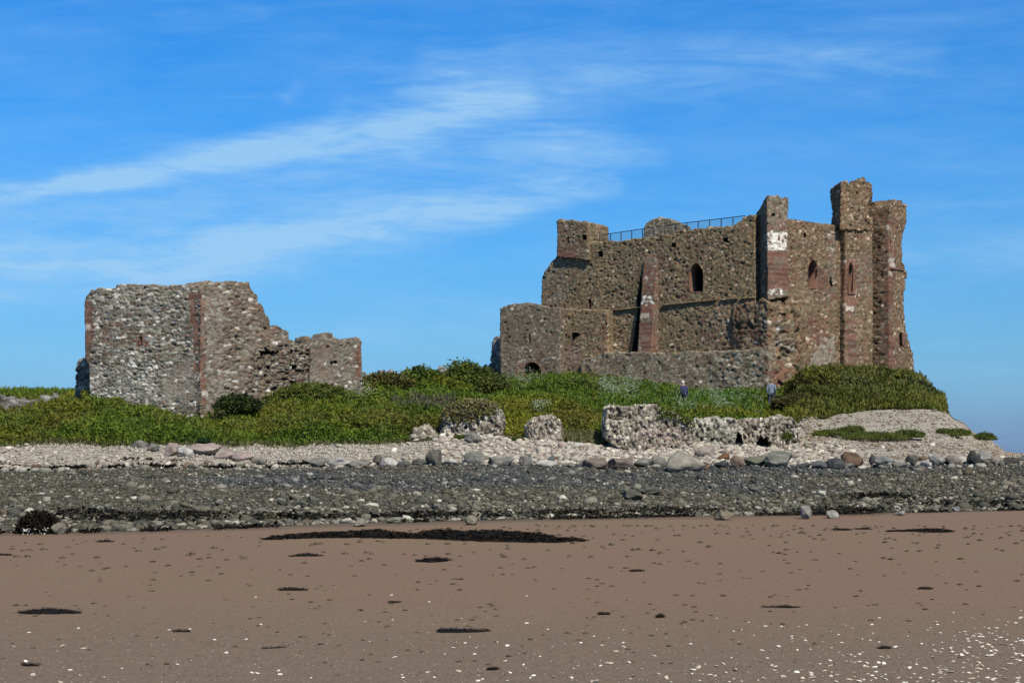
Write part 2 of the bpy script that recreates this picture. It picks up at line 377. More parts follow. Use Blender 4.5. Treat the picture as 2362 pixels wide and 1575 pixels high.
keep = empty('castle_keep', (16, 100, 5.6), 'tall ruined stone keep with corner turrets and a railing along its wall top', 'castle')
breach = [(1477, 640), (1481, 636), (1486, 660), (1486, 814), (1456, 814), (1464, 765), (1471, 715), (1469, 690), (1474, 668)]
wl_lancet = arch(1590, 1622, 632, 606, 673)
slL = [rect(1357, 690, 1364, 712), rect(1380, 581, 1391, 591), rect(1549, 560, 1559, 571), rect(1668, 548, 1679, 559)]
PLANES['wallL'] = (xy(1250, 105), xy(1742, 95.3), None)
block('wall', [(1250, 105), (1742, 95.3)], [(1250, 640), (1256, 626), (1268, 612), (1284, 592), (1300, 580), (1357, 560), (1380, 557), (1440, 554), (1480, 550), (1520, 545), (1560, 536), (1600, 530), (1640, 525), (1690, 519), (1712, 506), (1742, 494)],
      5.0, keep, s=.066, depth=2.2, holes=[wl_lancet, breach] + slL, relief=.050, key='wallL', ragged=.12, warp=.09, wwarp=2.4, gap=.05,
      regions=[(rect(1575, 625, 1592, 690), REDS, .6, 1), (rect(1255, 700, 1300, 870), MIXR, .7, 1), ([(1620, 720), (1760, 720), (1760, 820), (1600, 810)], MIXR, .5, 1.2),
               (rect(1500, 580, 1530, 640), MIXR, .7, 1), (rect(1255, 600, 1310, 700), [(60, (.25, .22, .165)), (40, (.19, .165, .12))], .6, 1)], seed=3)
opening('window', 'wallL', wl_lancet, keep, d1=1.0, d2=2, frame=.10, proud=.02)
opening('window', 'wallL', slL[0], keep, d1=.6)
opening('breach', 'wallL', breach, keep, d1=1.0, d2=.9, mat1=M['void_shade'])
for hpoly in slL[1:]: opening('putlog_hole', 'wallL', hpoly, keep, d1=.4, d2=.8, mat1=M['void_shade'])
# turrets
pl = lambda px, off: (px, Yp(px, 'wallL') - off)
tl_h = [rect(1309, 545, 1313, 561), rect(1343, 541, 1353, 553)]
block('turret', [pl(1285, .35), pl(1357, .35)], [(1285, 516), (1292, 509), (1320, 508), (1345, 509), (1350, 513), (1357, 516)], [(1285, 592), (1357, 600)], keep, s=.065, depth=2.6, key='tL',
      holes=tl_h, regions=[(rect(1283, 575, 1330, 605), REDS, .9, 1.5), (rect(1283, 505, 1330, 575), MIXR, .6, 1)], seed=5, ragged=.2, warp=.06)
opening('window', 'tL', tl_h[0], keep, d1=.5, d2=.5, mat1=M['void_shade']); opening('putlog_hole', 'tL', tl_h[1], keep, d1=.5, d2=.5, mat1=M['void_shade'])
block('turret', [(1486, 102.2), (1562, 100.9)], [(1486, 524), (1490, 514), (1505, 507), (1522, 501), (1540, 505), (1550, 511), (1562, 514)], [(1486, 562), (1562, 562)], keep, s=.065, depth=2.2,
      seed=6, ragged=.14, warp=.1, pal=[(30, (.21, .19, .13)), (25, (.16, .15, .09)), (15, (.18, .13, .1)), (15, (.34, .31, .26))])
tc_h = [rect(1780, 492, 1787, 499)]
block('turret', [(1769, 94.2), (1816, 94.9), (1813, 97.8), (1737, 96.9)], [(1769, 452), (1780, 449), (1800, 450), (1816, 455)], [(1769, 692), (1816, 684)], keep, s=.065, key='tC', holes=tc_h,
      pal=[(28, (.26, .22, .155)), (28, (.20, .155, .11)), (20, (.15, .14, .10)), (10, (.18, .11, .08)), (8, (.38, .34, .28))],
      regions=[(rect(1768, 535, 1812, 578), WHITES, .92, .7), (rect(1766, 578, 1822, 668), REDS, .92, .8), (rect(1760, 500, 1822, 535), MIXR, .8, 1), (rect(1772, 664, 1806, 678), WHITES, .45, 1)],
      seed=8, ragged=.22, warp=.08, tdrop=1.1, batter=.15)
opening('putlog_hole', 'tC', tc_h[0], keep, d1=.4, d2=.4, mat1=M['void_shade'])
wr_h = [arch(1864, 1886, 622, 598, 664), rect(1853, 536, 1860, 548), rect(1914, 640, 1919, 660), rect(1813, 632, 1818, 652)]
block('wall', [(1812, 95.0), (1966, 98.4)], [(1812, 502), (1825, 508), (1860, 513), (1900, 518), (1930, 521), (1966, 522)], 5.0, keep, s=.072, depth=2.2, key='wallR', holes=wr_h, pal=KEEPR,
      relief=.052, seed=11, ragged=.07, warp=.09, wwarp=2.4, gap=.05,
      regions=[(rect(1880, 622, 1905, 668), REDS, .7, 1), (rect(1906, 530, 1930, 700), MIXR, .7, 1), (rect(1865, 730, 1905, 830), REDS, .45, 1), ([(1895, 780), (1925, 780), (1925, 850), (1860, 850)], TOWERM, .7, .6)])
opening('window', 'wallR', wr_h[0], keep, d1=1.0, d2=2, frame=.10, proud=.02); opening('putlog_hole', 'wallR', wr_h[1], keep, d1=.5, d2=.6, mat1=M['void_shade'])
opening('window', 'wallR', wr_h[2], keep, d1=.5, d2=.6, mat1=M['void_shade']); opening('window', 'wallR', wr_h[3], keep, d1=.5, d2=.6, mat1=M['void_shade'])
cb_h = [arch(1956, 1968, 625, 604, 676), rect(1938, 548, 1944, 560)]
block('corner_tower', [(1922, 98.3), (1950, 97.4), (1954, 98.8), (1930, 99.6)], [(1922, 524), (1950, 521)], 5.0, keep, s=.072, key='cA', pal=KEEPR, relief=.042, seed=13, warp=.08, wwarp=2.4, gap=.05, holes=[cb_h[1]],
      regions=[(rect(1920, 530, 1950, 580), MIXR, .8, 1)])
block('corner_tower', [(1949, 97.38), (2013, 98.7)], [(1949, 522), (1965, 520), (2013, 500)], 5.0, keep, s=.072, depth=2.6, key='cT', holes=cb_h[:1], pal=KEEPR, relief=.042, seed=12, warp=.09, wwarp=2.4, gap=.05,
      regions=[(rect(1940, 600, 1975, 690), REDS, .75, 1), (rect(1952, 690, 1974, 860), REDS, .92, 1), (rect(1975, 590, 2012, 680), MIXR, .6, 1)])
opening('window', 'cT', cb_h[0], keep, d1=.8, d2=1, frame=.12, off=.03); opening('putlog_hole', 'cA', cb_h[1], keep, d1=.5, d2=.6, mat1=M['void_shade'], off=.05)
block('turret', [(1939, 97.0), (2008, 98.5), (2004, 101), (1918, 99.8)], [(1939, 421), (1950, 416), (1975, 415), (1995, 417), (2008, 420)], [(1939, 530), (2008, 530)], keep, s=.065, pal=KEEPR, seed=14, ragged=.3, warp=.12,
      redge=[(415, 2006), (450, 2011), (470, 2002), (500, 2003), (530, 2012)], relief=.07, gap=.06, key='tR')
ts_h = [rect(2018, 657, 2026, 685), rect(2018, 769, 2026, 806), rect(2074, 768, 2081, 802)]
block('side_tower', [(2004, 100.4), (2054, 99.0), (2058, 101.2), (2010, 102)], [(2004, 472), (2022, 470), (2040, 477), (2054, 473)], 5.0, keep, s=.072, key='sA', holes=ts_h[:2], pal=KEEPR, relief=.055, seed=15, ragged=.22, warp=.09, gap=.06,
      regions=[(rect(2043, 500, 2062, 860), REDS, .78, 1), (rect(2004, 470, 2060, 600), MIXR, .5, 1)])
block('side_tower', [(2052, 99.0), (2110, 102.2)], [(2052, 474), (2058, 472), (2066, 466), (2088, 472), (2110, 478)], 5.0, keep, s=.072, depth=1.8, key='sT', holes=ts_h[2:], pal=KEEPR,
      redge=[(460, 2086), (480, 2091), (520, 2088), (560, 2081), (610, 2080), (640, 2091), (680, 2084), (730, 2085), (780, 2092), (815, 2105), (850, 2109), (900, 2109)], relief=.055, seed=16, ragged=.22, warp=.09, gap=.06,
      regions=[(rect(2043, 500, 2062, 860), REDS, .78, 1), (rect(2068, 770, 2090, 800), REDS, .7, 1)])
for hpoly in ts_h[:2]: opening('window', 'sA', hpoly, keep, d1=.5, d2=.8)
opening('window', 'sT', ts_h[2], keep, d1=.5, d2=.8)
block('string_course', [(2056, Yp(2056, 'sT') - .2), (2086, Yp(2086, 'sT') - .2)], [(2056, 617), (2086, 622)], [(2056, 620), (2086, 625)], keep, depth=.6, s=.06, warp=.02, relief=.01, ragged=.02, pal=REDS)
# lower works of the keep
fb_h = [arch(1205, 1249, 862, 835, 884, point=False), rect(1220, 768, 1225, 790)]
block('forebuilding', [(1154, 104.0), (1292, 102.0)], [(1154, 712), (1162, 706), (1180, 703), (1235, 701), (1256, 706), (1292, 712)], 5.0, keep, s=.072, depth=3.6, key='fb', holes=fb_h, seed=18, relief=.045, ragged=.16,
      pal=[(34, (.19, .15, .11)), (26, (.17, .125, .09)), (20, (.155, .145, .105)), (12, (.24, .21, .16)), (2, (.5, .46, .4))],
      regions=[(rect(1190, 826, 1206, 868), REDS, .8, 1), (rect(1200, 826, 1250, 836), MIXR, .8, 1)])
opening('doorway', 'fb', fb_h[0], keep, d1=.7, d2=2.6, frame=.12); opening('window', 'fb', fb_h[1], keep, d1=.4, d2=.4)
pr_h = [[(1319, 767), (1335, 767), (1338, 774), (1328, 779), (1322, 792), (1318, 792)]]
block('projecting_bay', [(1286, 103.0), (1402, 100.9)], [(1286, 712), (1310, 714), (1340, 716), (1402, 716)], 5.0, keep, s=.072, depth=1.6, key='pb', holes=pr_h, seed=19, relief=.05, ragged=.12,
      regions=[(rect(1286, 715, 1304, 870), MIXR, .8, 1), (rect(1388, 730, 1402, 815), REDS, .6, 1), (rect(1286, 745, 1297, 810), WHITES, .3, 1), (rect(1300, 800, 1340, 860), [(50, (.27, .19, .15)), (50, (.21, .15, .11))], .8, 1)])
opening('putlog_hole', 'pb', pr_h[0], keep, d1=.5, d2=.6, mat1=M['void_shade'])
for x0, x1, y0, y1 in ((1402, 1481, 714, 706), (1528, 1652, 701, 689), (1662, 1700, 690, 686), (1708, 1740, 686, 684)):
    block('string_course', [pl(x0, .20), pl(x1, .20)], [(x0, y0), (x1, y1)], [(x0, y0 + 4), (x1, y1 + 4)], keep, depth=.5, s=.06, warp=.015, relief=.012, ragged=.02, pal=KEEP, seed=x0)
block('string_course', [(1752, 94.35), (1815, 94.2)], [(1752, 720), (1815, 719)], [(1752, 723), (1815, 723)], keep, depth=.5, s=.06, warp=.02, relief=.01, ragged=.02, pal=KEEP)
block('buttress', [pl(1486, .12), pl(1517, .12)], [(1486, 604), (1500, 586), (1517, 600)], 7.0, keep, s=.06, depth=1.0, batter=1.1, seed=22, relief=.03, warp=.03, ragged=.1, key='bt',
      pal=MIXR, regions=[(rect(1478, 700, 1512, 830), REDS, .93, .6), (rect(1482, 610, 1512, 690), REDS, .6, .9), (rect(1480, 684, 1506, 704), WHITES, .5, 1)])
block('broken_corner', [(1694, 96.05), (1776, 93.9)], [(1694, 712), (1720, 704), (1740, 698), (1762, 690), (1776, 700)], 5.0, keep, s=.075, depth=3, seed=24, relief=.08, warp=.22, ragged=.25, batter=.4, gap=.09, pal=KEEPR, cell=(.33, .33, .22),
      regions=[(rect(1725, 750, 1775, 800), REDS, .5, 1), ([(1690, 830), (1776, 830), (1776, 900), (1690, 900)], BLOCKP, .35, 1.5), (rect(1764, 800, 1800, 900), REDS, .6, 1)])
block('broken_corner', [(1772, 93.9), (1845, 95.3)], [(1772, 700), (1790, 694), (1812, 700), (1845, 712)], 5.0, keep, s=.075, depth=3, seed=25, relief=.09, warp=.28, ragged=.3, batter=.35, gap=.08, pal=KEEPR, cell=(.33, .33, .22),
      regions=[(rect(1768, 800, 1805, 900), REDS, .6, 1), (rect(1785, 740, 1840, 830), TOWER2, .6, 1.4)])
block('plinth_wall', [(1340, Yp(1340, 'wallL') - 1.5), (1772, 93.2)], [(1340, 830), (1372, 822), (1395, 814), (1480, 811), (1530, 814), (1590, 810), (1700, 808), (1772, 800)], 4.6, keep, s=.075, depth=1.8, seed=26, relief=.034, warp=.10, ragged=.1, gap=.06,
      pal=[(30, (.25, .20, .135)), (26, (.20, .17, .112)), (18, (.23, .16, .11)), (18, (.31, .265, .19)), (7, (.42, .38, .30)), (1, (.7, .66, .56))], cell=(.21, .21, .14),
      regions=[([(1675, 815), (1780, 815), (1790, 905), (1660, 905)], BLOCKP, .35, 1.5), (rect(1760, 820, 1790, 905), REDS, .5, 1.1)])
block('wall', [(1134, 107.0), (1157, 106.6)], [(1134, 803), (1140, 795), (1148, 788), (1157, 784)], 5.0, keep, s=.08, depth=1.5, seed=28, relief=.09, warp=.15, ragged=.5, pal=GREYW, cell=(.35, .35, .25))
# railing on the wall top
def tubes(name, segs, r, mat, parent, sides=5):
    V, Q = [], []
    for p, q in segs:
        p, q = Vector(p), Vector(q); d = (q - p).normalized(); x = d.orthogonal().normalized(); y_ = d.cross(x); o = len(V)
        for e in (p, q):
            for k in range(sides):
                an = k * 2 * math.pi / sides; V.append(e + x * math.cos(an) * r + y_ * math.sin(an) * r)
        for k in range(sides): Q.append((o + k, o + (k + 1) % sides, o + sides + (k + 1) % sides, o + sides + k))
    return link(name, mesh_np(name, [tuple(v) for v in V], Q), mat, parent)
ra, rb, rn = xy(1360, Yp(1360, 'wallL') + .5), xy(1718, Yp(1718, 'wallL') + .5), None
rail0 = empty('railing', keep.location, None, None); rail0.parent = keep; rail0.location = (0, 0, 0)
def rp(s, hz):
    p = ra + (rb - ra) * s; px = CX + F * p[0] / p[1]
    zt_ = CH - (np.interp(px, [1360, 1560, 1718], [546, 517, 498]) - CY) / F * p[1]
    return (p[0] - keep.location.x, p[1] - keep.location.y, zt_ - 1.05 + hz - keep.location.z)
NP = 15
def rtube(nm, segs, r):
    o = tubes(nm, segs, r, M['iron'], None); o.parent = rail0; return o
for q in range(NP): rtube('post', [(rp(q / (NP - 1), -.5), rp(q / (NP - 1), 1.05))], .035)
rtube('top_rail', [(rp(q / 28, 1.05), rp((q + 1) / 28, 1.05)) for q in range(28)], .03)
rtube('bottom_rail', [(rp(q / 28, .12), rp((q + 1) / 28, .12)) for q in range(28)], .022)
tag(rtube('wire_mesh', [(rp(q / 28, hh), rp((q + 1) / 28, hh)) for q in range(28) for hh in (.28, .43, .58, .73, .88)] +
      [(rp(q / 150, .12), rp(q / 150, 1.05)) for q in range(150)], .006), 'fine grey wire infill')
rtube2 = tubes('railing', [(tuple(at(1822 + q * 9, 506 + q * 1.35, 95.9 + q * .21) - keep.location), tuple(at(1831 + q * 9, 507.35 + q * 1.35, 96.1 + q * .21) - keep.location)) for q in range(10)], .03, M['iron'], None)
rtube2.parent = keep

# ---- LEFT RUIN --------------------------------------------------------------------
tower = empty('ruined_tower', (-18.5, 78, 3.2), 'broken pale rubble tower with red quoins and a stepped slope down to the right', 'ruin')
lt_h = [rect(322, 776, 329, 794)]
block('wall', [(196, 79.4), (466, 76.2)], [(196, 700), (199, 688), (204, 674), (215, 669), (260, 664), (266, 659), (320, 656), (335, 659), (400, 660), (440, 662), (466, 664)], 2.2, tower, s=.046, depth=1.8, key='lt', holes=lt_h,
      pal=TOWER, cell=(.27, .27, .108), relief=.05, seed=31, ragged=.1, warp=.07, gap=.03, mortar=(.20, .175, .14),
      regions=[(rect(190, 695, 213, 835), REDS, .85, 1), (rect(211, 740, 300, 800), MIXR, .35, 1), ([(330, 835), (360, 930), (200, 930), (205, 850)], TOWERW, .7, 1), (rect(290, 835, 365, 930), TOWERW, .8, 1),
               ([(370, 850), (450, 830), (450, 930), (370, 930)], TOWERM, .75, .6), (rect(305, 770, 345, 800), REDS, .6, .8), ([(438, 674), (470, 674), (472, 932), (456, 932), (450, 800), (438, 740)], REDS, .9, .7), (rect(230, 700, 420, 745), TOWERW, .3, 1)],
      ledge=[(650, 208), (672, 202), (690, 196), (825, 195), (845, 204), (960, 209)])
opening('window', 'lt', lt_h[0], tower, d1=.5, d2=.5, frame=.3)
sl_h = [[(598, 812), (612, 806), (645, 810), (640, 817), (610, 818), (603, 826)], [(664, 808), (676, 806), (674, 815), (662, 816)], [(672, 843), (684, 840), (684, 852), (672, 851)], [(668, 878), (682, 877), (684, 890), (670, 890)], [(614, 845), (622, 844), (624, 853), (616, 852)]]
block('wall', [(464, 76.1), (722, 81.4)], [(464, 662), (478, 654), (492, 650), (520, 654), (545, 657), (575, 660), (580, 672), (590, 680), (596, 700), (604, 706), (612, 728), (620, 732), (624, 750), (642, 757), (655, 770), (672, 780), (690, 792), (722, 812)], 2.2, tower, s=.048, depth=1.9, key='ls',
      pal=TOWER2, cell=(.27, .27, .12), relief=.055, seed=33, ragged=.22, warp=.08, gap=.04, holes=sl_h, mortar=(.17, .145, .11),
      regions=[([(462, 674), (469, 674), (476, 932), (462, 932)], REDS, .9, .8), (rect(476, 665, 515, 960), TOWERM, .45, .5), ([(590, 800), (722, 790), (722, 900), (560, 900)], TOWER2, .2, 2.0), (rect(570, 690, 605, 720), MIXR, .6, 1), (rect(600, 745, 660, 790), MIXR, .5, 1)])
for hpoly in sl_h: opening('cavity', 'ls', hpoly, tower, d1=.7, d2=.5, mat1=M['void_shade'])
c3 = [[(762, 833), (778, 831), (778, 838), (762, 838)], rect(740, 886, 768, 890)]
block('end_wall', [(716, 81.0), (834, 82.6)], [(716, 800), (728, 793), (738, 780), (748, 772), (762, 769), (778, 774), (784, 784), (800, 786), (815, 783), (834, 783)], 2.6, tower, s=.06, depth=1.4, key='le', holes=c3, seed=35,
      pal=[(30, (.22, .19, .15)), (26, (.17, .16, .125)), (24, (.19, .14, .105)), (14, (.32, .30, .25)), (3, (.6, .57, .5))], relief=.06, ragged=.18, warp=.06,
      regions=[(rect(824, 790, 836, 870), REDS, .85, 1), (rect(716, 800, 770, 900), [(60, (.215, .17, .13)), (40, (.18, .135, .10))], .7, .6)])
for hpoly in c3: opening('cavity', 'le', hpoly, tower, d1=.5, d2=.4, mat1=M['void_shade'])
block('wall', [(696, 84.2), (722, 84.6)], [(696, 786), (699, 777), (712, 775), (722, 788)], 2.6, tower, s=.07, depth=1.0, seed=36, pal=TOWER2, ragged=.1)
block('wall', [(175, 82.6), (207, 82.2)], [(175, 862), (180, 848), (186, 836), (192, 829), (207, 828)], 2.2, tower, s=.06, depth=2.2, seed=37, pal=GREYW, ragged=.2, relief=.09, warp=.1, cell=(.35, .35, .17))

# ---- LOW WALLS --------------------------------------------------------------------
w = empty('stone_wall', (-8, 93, 5), 'low broken grey wall between the pale tower and the green bushes', 'wall')
block('masonry', [(826, 93), (1010, 94)], [(826, 861), (850, 864), (880, 860), (905, 856), (935, 858), (960, 862), (1010, 862)], 4.0, w, s=.08, depth=1.2, seed=41, pal=GREYW, ragged=.2, relief=.07)
w = empty('stone_wall', (8, 107, 5), 'crumbling wall stub just behind the bushes left of the keep', 'wall')
block('masonry', [(1000, 107), (1138, 107)], [(1000, 850), (1040, 853), (1110, 850), (1138, 835)], 4.0, w, s=.1, depth=1.2, seed=43, pal=GREYW, ragged=.4, relief=.07)
GREYD = [(w_, tuple(v * .62 for v in c_)) for w_, c_ in GREYW]
w = empty('stone_wall', (-28, 88, 4), 'low grey coursed wall under grass at the far left', 'wall')
block('masonry', [(-420, 84.4), (150, 85.6)], [(-420, 912), (0, 914), (60, 920), (100, 916), (150, 918)], 3.0, w, s=.09, depth=1.2, seed=44, pal=GREYD, cell=(.42, .42, .14), ragged=.3, relief=.08)

# ---------------------------------------------------------------- terrain
Ya = lambda px: 1.6 * F / (np.interp(px, [-900, 0, 260, 500, 800, 1200, 1600, 1900, 2362, 3300], [1240, 1229, 1226, 1219, 1207, 1198, 1190, 1186, 1176, 1165]) - CY)
Yc = lambda px: np.interp(px, [-900, 900, 1300, 1500, 1720, 1800, 1860, 1950, 2180, 2500, 3300], [67, 67, 68.5, 70, 71.5, 74, 79, 81, 82, 86, 90])
COLS = {-900: [(60, 1090), (67, 1026), (76, 985), (84.5, 962), (88, 915), (96, 902), (112, 905), (150, 1062)],
        0: [(60, 1088), (67, 1026), (76, 985), (84.5, 962), (88, 915), (96, 902), (112, 903), (150, 1062)],
        200: [(60, 1085), (67, 1026), (76.5, 948), (90, 908), (100, 906), (112, 910), (150, 1062)],
        340: [(60, 1083), (67, 1027), (75.5, 964), (90, 912), (112, 905), (150, 1062)],
        430: [(60, 1080), (67, 1028), (74, 996), (77.5, 975), (90, 918), (112, 905), (150, 1062)],
        490: [(60, 1080), (67, 1028), (74, 998), (78, 965), (90, 918), (112, 905), (150, 1062)],
        560: [(60, 1078), (67, 1026), (74, 985), (79, 940), (88, 905), (112, 905), (150, 1062)],
        700: [(60, 1076), (67, 1027), (76, 955), (81, 897), (95, 893), (112, 905), (150, 1062)],
        830: [(60, 1076), (67, 1026), (78, 948), (84, 918), (94, 890), (112, 890), (150, 1062)],
        1000: [(60, 1076), (67, 1022), (78, 948), (90, 900), (100, 880), (112, 885), (150, 1062)],
        1150: [(60, 1076), (68, 1018), (78, 962), (90, 908), (100, 874), (112, 885), (150, 1062)],
        1300: [(60, 1076), (68.5, 1018), (78, 962), (88, 902), (95, 874), (101, 874), (112, 885), (150, 1062)],
        1450: [(60, 1076), (70, 1018), (76, 972), (84, 934), (92, 898), (98, 893), (112, 890), (150, 1062)],
        1600: [(60, 1076), (70, 1024), (76, 983), (84, 948), (91, 922), (96, 912), (112, 905), (150, 1062)],
        1780: [(60, 1078), (71, 1028), (76, 985), (84, 956), (90, 930), (94, 918), (112, 905), (150, 1062)],
        1870: [(60, 1078), (70, 1020), (79, 968), (84, 935), (89, 885), (94, 868), (112, 868), (150, 1062)],
        2050: [(60, 1078), (70, 1024), (81, 945), (86, 912), (92, 875), (99, 866), (112, 868), (140, 1062)],
        2120: [(60, 1077), (70, 1024), (81, 947), (85, 925), (91, 890), (100, 876), (108, 885), (130, 1062)],
        2175: [(60, 1076), (70, 1024), (81, 952), (85, 940), (90, 925), (97, 935), (108, 980), (130, 1062)],
        2210: [(60, 1075), (70, 1030), (81, 975), (84, 971), (92, 992), (108, 1050), (130, 1070)],
        2260: [(60, 1073), (70, 1042), (80, 1010), (84, 1008), (95, 1040), (110, 1070)],
        2330: [(60, 1070), (70, 1054), (78, 1047), (84, 1048), (100, 1072)],
        2450: [(60, 1068), (75, 1056), (100, 1078)],
        3300: [(60, 1070), (75, 1064), (100, 1085)]}
cks = np.array(sorted(COLS)); YS = np.arange(20, 260, .5)
ZT = np.array([np.interp(YS, [a for a, b in COLS[c]] + [200], [CH - (b - CY) / F * a for a, b in COLS[c]] + [-1.5]) for c in cks])
for q in range(2): ZT[:, 2:-2] = (ZT[:, :-4] + ZT[:, 1:-3] * 2 + ZT[:, 2:-2] * 3 + ZT[:, 3:-1] * 2 + ZT[:, 4:]) / 9
def zbase(px, Y):
    px = np.asarray(px, float); Y = np.asarray(Y, float)
    ci = np.clip(np.searchsorted(cks, px) - 1, 0, len(cks) - 2); fx = np.clip((px - cks[ci]) / (cks[ci + 1] - cks[ci]), 0, 1); fx = fx * fx * (3 - 2 * fx)
    yi = np.clip((Y - YS[0]) / .5, 0, len(YS) - 1.001); y0 = yi.astype(int); fy = yi - y0
    g = lambda c: ZT[c, y0] * (1 - fy) + ZT[c, y0 + 1] * fy
    z = g(ci) * (1 - fx) + g(ci + 1) * fx
    ya = Ya(px); z60 = CH - (np.interp(px, cks, [COLS[c][0][1] for c in cks]) - CY) / F * 60
    t = np.clip((Y - ya) / (60 - ya), 0, 1)
    return np.where(Y < 60, z60 * (t ** 1.15), z)
def zground(px, Y):
    z = zbase(px, Y); X = (np.asarray(px, float) - CX) / F * Y
    P = np.column_stack([np.ravel(X), np.ravel(Y), np.zeros(np.size(X))])
    am = np.ravel(np.clip((Y - Ya(px)) / 6, 0, 1))
    return z + (((fbm(P / 2.6, 60, 3) - .5) * .35 + (fbm(P / .6, 61, 2) - .5) * .10) * am).reshape(np.shape(z))
def patch(name, y0f, y1f, nv, px0=-900, px1=3300, step=6, colf=None, mat=None):
    pxs = np.arange(px0, px1 + 1, step, float); r = np.linspace(0, 1, nv)
    PX = np.repeat(pxs[:, None], nv, 1); y0, y1 = y0f(pxs)[:, None], y1f(pxs)[:, None]
    YY = y0 + (y1 - y0) * r[None, :]; ZZ = zground(PX, YY); XX = (PX - CX) / F * YY
    n = len(pxs); idx = np.arange(n * nv).reshape(n, nv)
    Q = np.stack([idx[:-1, :-1], idx[1:, :-1], idx[1:, 1:], idx[:-1, 1:]], -1).reshape(-1, 4)
    o = link(name, mesh_np(name, np.column_stack([XX.ravel(), YY.ravel(), ZZ.ravel()]), Q, smooth=True), mat)
    return tag(o, kind='structure')
def ground_mat(name, c0, c1, c2, vscale, patchscale=.25, bstr=.9, bdist=.08):
    m, t, b = new_mat(name); v = obj_vec(t)
    vo = t.nodes.new('ShaderNodeTexVoronoi'); vo.inputs['Scale'].default_value = vscale; t.links.new(v, vo.inputs['Vector'])
    hs = t.nodes.new('ShaderNodeSeparateColor'); t.links.new(vo.outputs['Color'], hs.inputs[0])
    c = ramp(t, hs.outputs[0], [(0, c0), (.5, c1), (.95, c2)])
    c = mix(t, mth(t, 'MULTIPLY', noise(t, v, patchscale, 4), .55), c, c0)
    t.links.new(c, b.inputs['Base Color']); b.inputs['Roughness'].default_value = 1; b.inputs['Specular IOR Level'].default_value = .1
    h = mth(t, 'SUBTRACT', noise(t, v, vscale * .6, 6), vo.outputs['Distance']); bump(t, b, h, bstr, bdist)
    return m
patch('shore', lambda p: Ya(p), lambda p: 60 + 0 * p, 90, mat=ground_mat('dark_shore', (.045, .045, .038), (.10, .095, .078), (.20, .19, .16), 7))
patch('shingle', lambda p: 60 + 0 * p, Yc, 60, mat=ground_mat('pale_shingle', (.24, .215, .175), (.33, .30, .25), (.42, .385, .325), 9, bstr=.5, bdist=.05))
patch('hill', Yc, lambda p: 175 + 0 * p, 130, mat=ground_mat('turf', (.022, .030, .009), (.045, .055, .016), (.07, .065, .03), 5))
def sand_sheet():
    m, t, b = new_mat('wet_sand'); v = obj_vec(t)
    mp = t.nodes.new('ShaderNodeMapping'); mp.inputs['Scale'].default_value = (.35, 1, 1); t.links.new(v, mp.inputs[0])
    n1 = noise(t, mp.outputs[0], .16, 4); n2 = noise(t, v, 24, 8, .82); n3 = noise(t, mp.outputs[0], 3.5, 5, .6)
    c = mix(t, ramp(t, n1, [(.38, (0, 0, 0)), (.6, (1, 1, 1))]), (.214, .145, .084), (.222, .138, .092))
    sp = t.nodes.new('ShaderNodeSeparateXYZ'); t.links.new(v, sp.inputs[0])
    near = ramp(t, mth(t, 'MULTIPLY_ADD', mth(t, 'ADD', sp.outputs[1], mth(t, 'MULTIPLY', n1, 5)), .05, 0), [(.68, (1, 1, 1)), (.95, (0, 0, 0))])
    c = mix(t, mth(t, 'MULTIPLY', near, .9), c, (.184, .138, .092))
    c = mix(t, mth(t, 'MULTIPLY', n3, .35), c, (.16, .115, .08))
    wet = mth(t, 'SUBTRACT', sp.outputs[1], mth(t, 'MULTIPLY_ADD', sp.outputs[0], .54, 36.5)); wet = mth(t, 'ADD', wet, mth(t, 'MULTIPLY', mth(t, 'SUBTRACT', n1, .5), 5))
    wf = ramp(t, mth(t, 'MULTIPLY_ADD', wet, .2, .75), [(.25, (0, 0, 0)), (.5, (1, 1, 1))]); c = mix(t, mth(t, 'MULTIPLY', wf, .55), c, (.085, .066, .048))
    k = ramp(t, n2, [(.28, (.5, .5, .5)), (.5, (.98, .98, .98)), (.72, (1.35, 1.35, 1.35))]); c = mix(t, 1, c, k, 'MULTIPLY')
    t.links.new(c, b.inputs['Base Color']); b.inputs['Roughness'].default_value = .85; b.inputs['Specular IOR Level'].default_value = .2
    h = mth(t, 'ADD', mth(t, 'MULTIPLY', noise(t, v, 22, 6, .7), .6), mth(t, 'MULTIPLY', noise(t, mp.outputs[0], 4, 3), .8)); bump(t, b, h, .8, .04)
    xs = np.concatenate([[-6000, -1500, -400, -120, -60], np.arange(-40, 40.1, .5), [60, 120, 400, 1500, 6000]])
    ys = np.concatenate([[-3000, -500, -100, -20], np.arange(0, 62, .5), [80, 110, 140, 175]])
    X, Y = np.meshgrid(xs, ys, indexing='ij'); P = np.column_stack([X.ravel(), Y.ravel(), 0 * X.ravel()])
    Z = (fbm(P / 4, 70, 3) - .5) * .05 + (fbm(P / .9, 71, 2) - .5) * .02
    edge = Ya(np.clip(CX + F * X.ravel() / np.maximum(Y.ravel(), 5), -900, 3300)); yy = Y.ravel()
    fade = np.clip((edge - yy) / 3, 0, 1); Z = np.where(yy > 5, Z * fade, Z)
    Z -= np.clip((yy - edge) / 10, 0, 1) * .3 + np.clip((yy - 62) / 60, 0, 1) * 1.2
    n, q = X.shape; idx = np.arange(n * q).reshape(n, q); Q = np.stack([idx[:-1, :-1], idx[1:, :-1], idx[1:, 1:], idx[:-1, 1:]], -1).reshape(-1, 4)
    tag(link('sand', mesh_np('sand', np.column_stack([X.ravel(), Y.ravel(), Z]), Q, smooth=True), m), kind='structure')
sand_sheet()
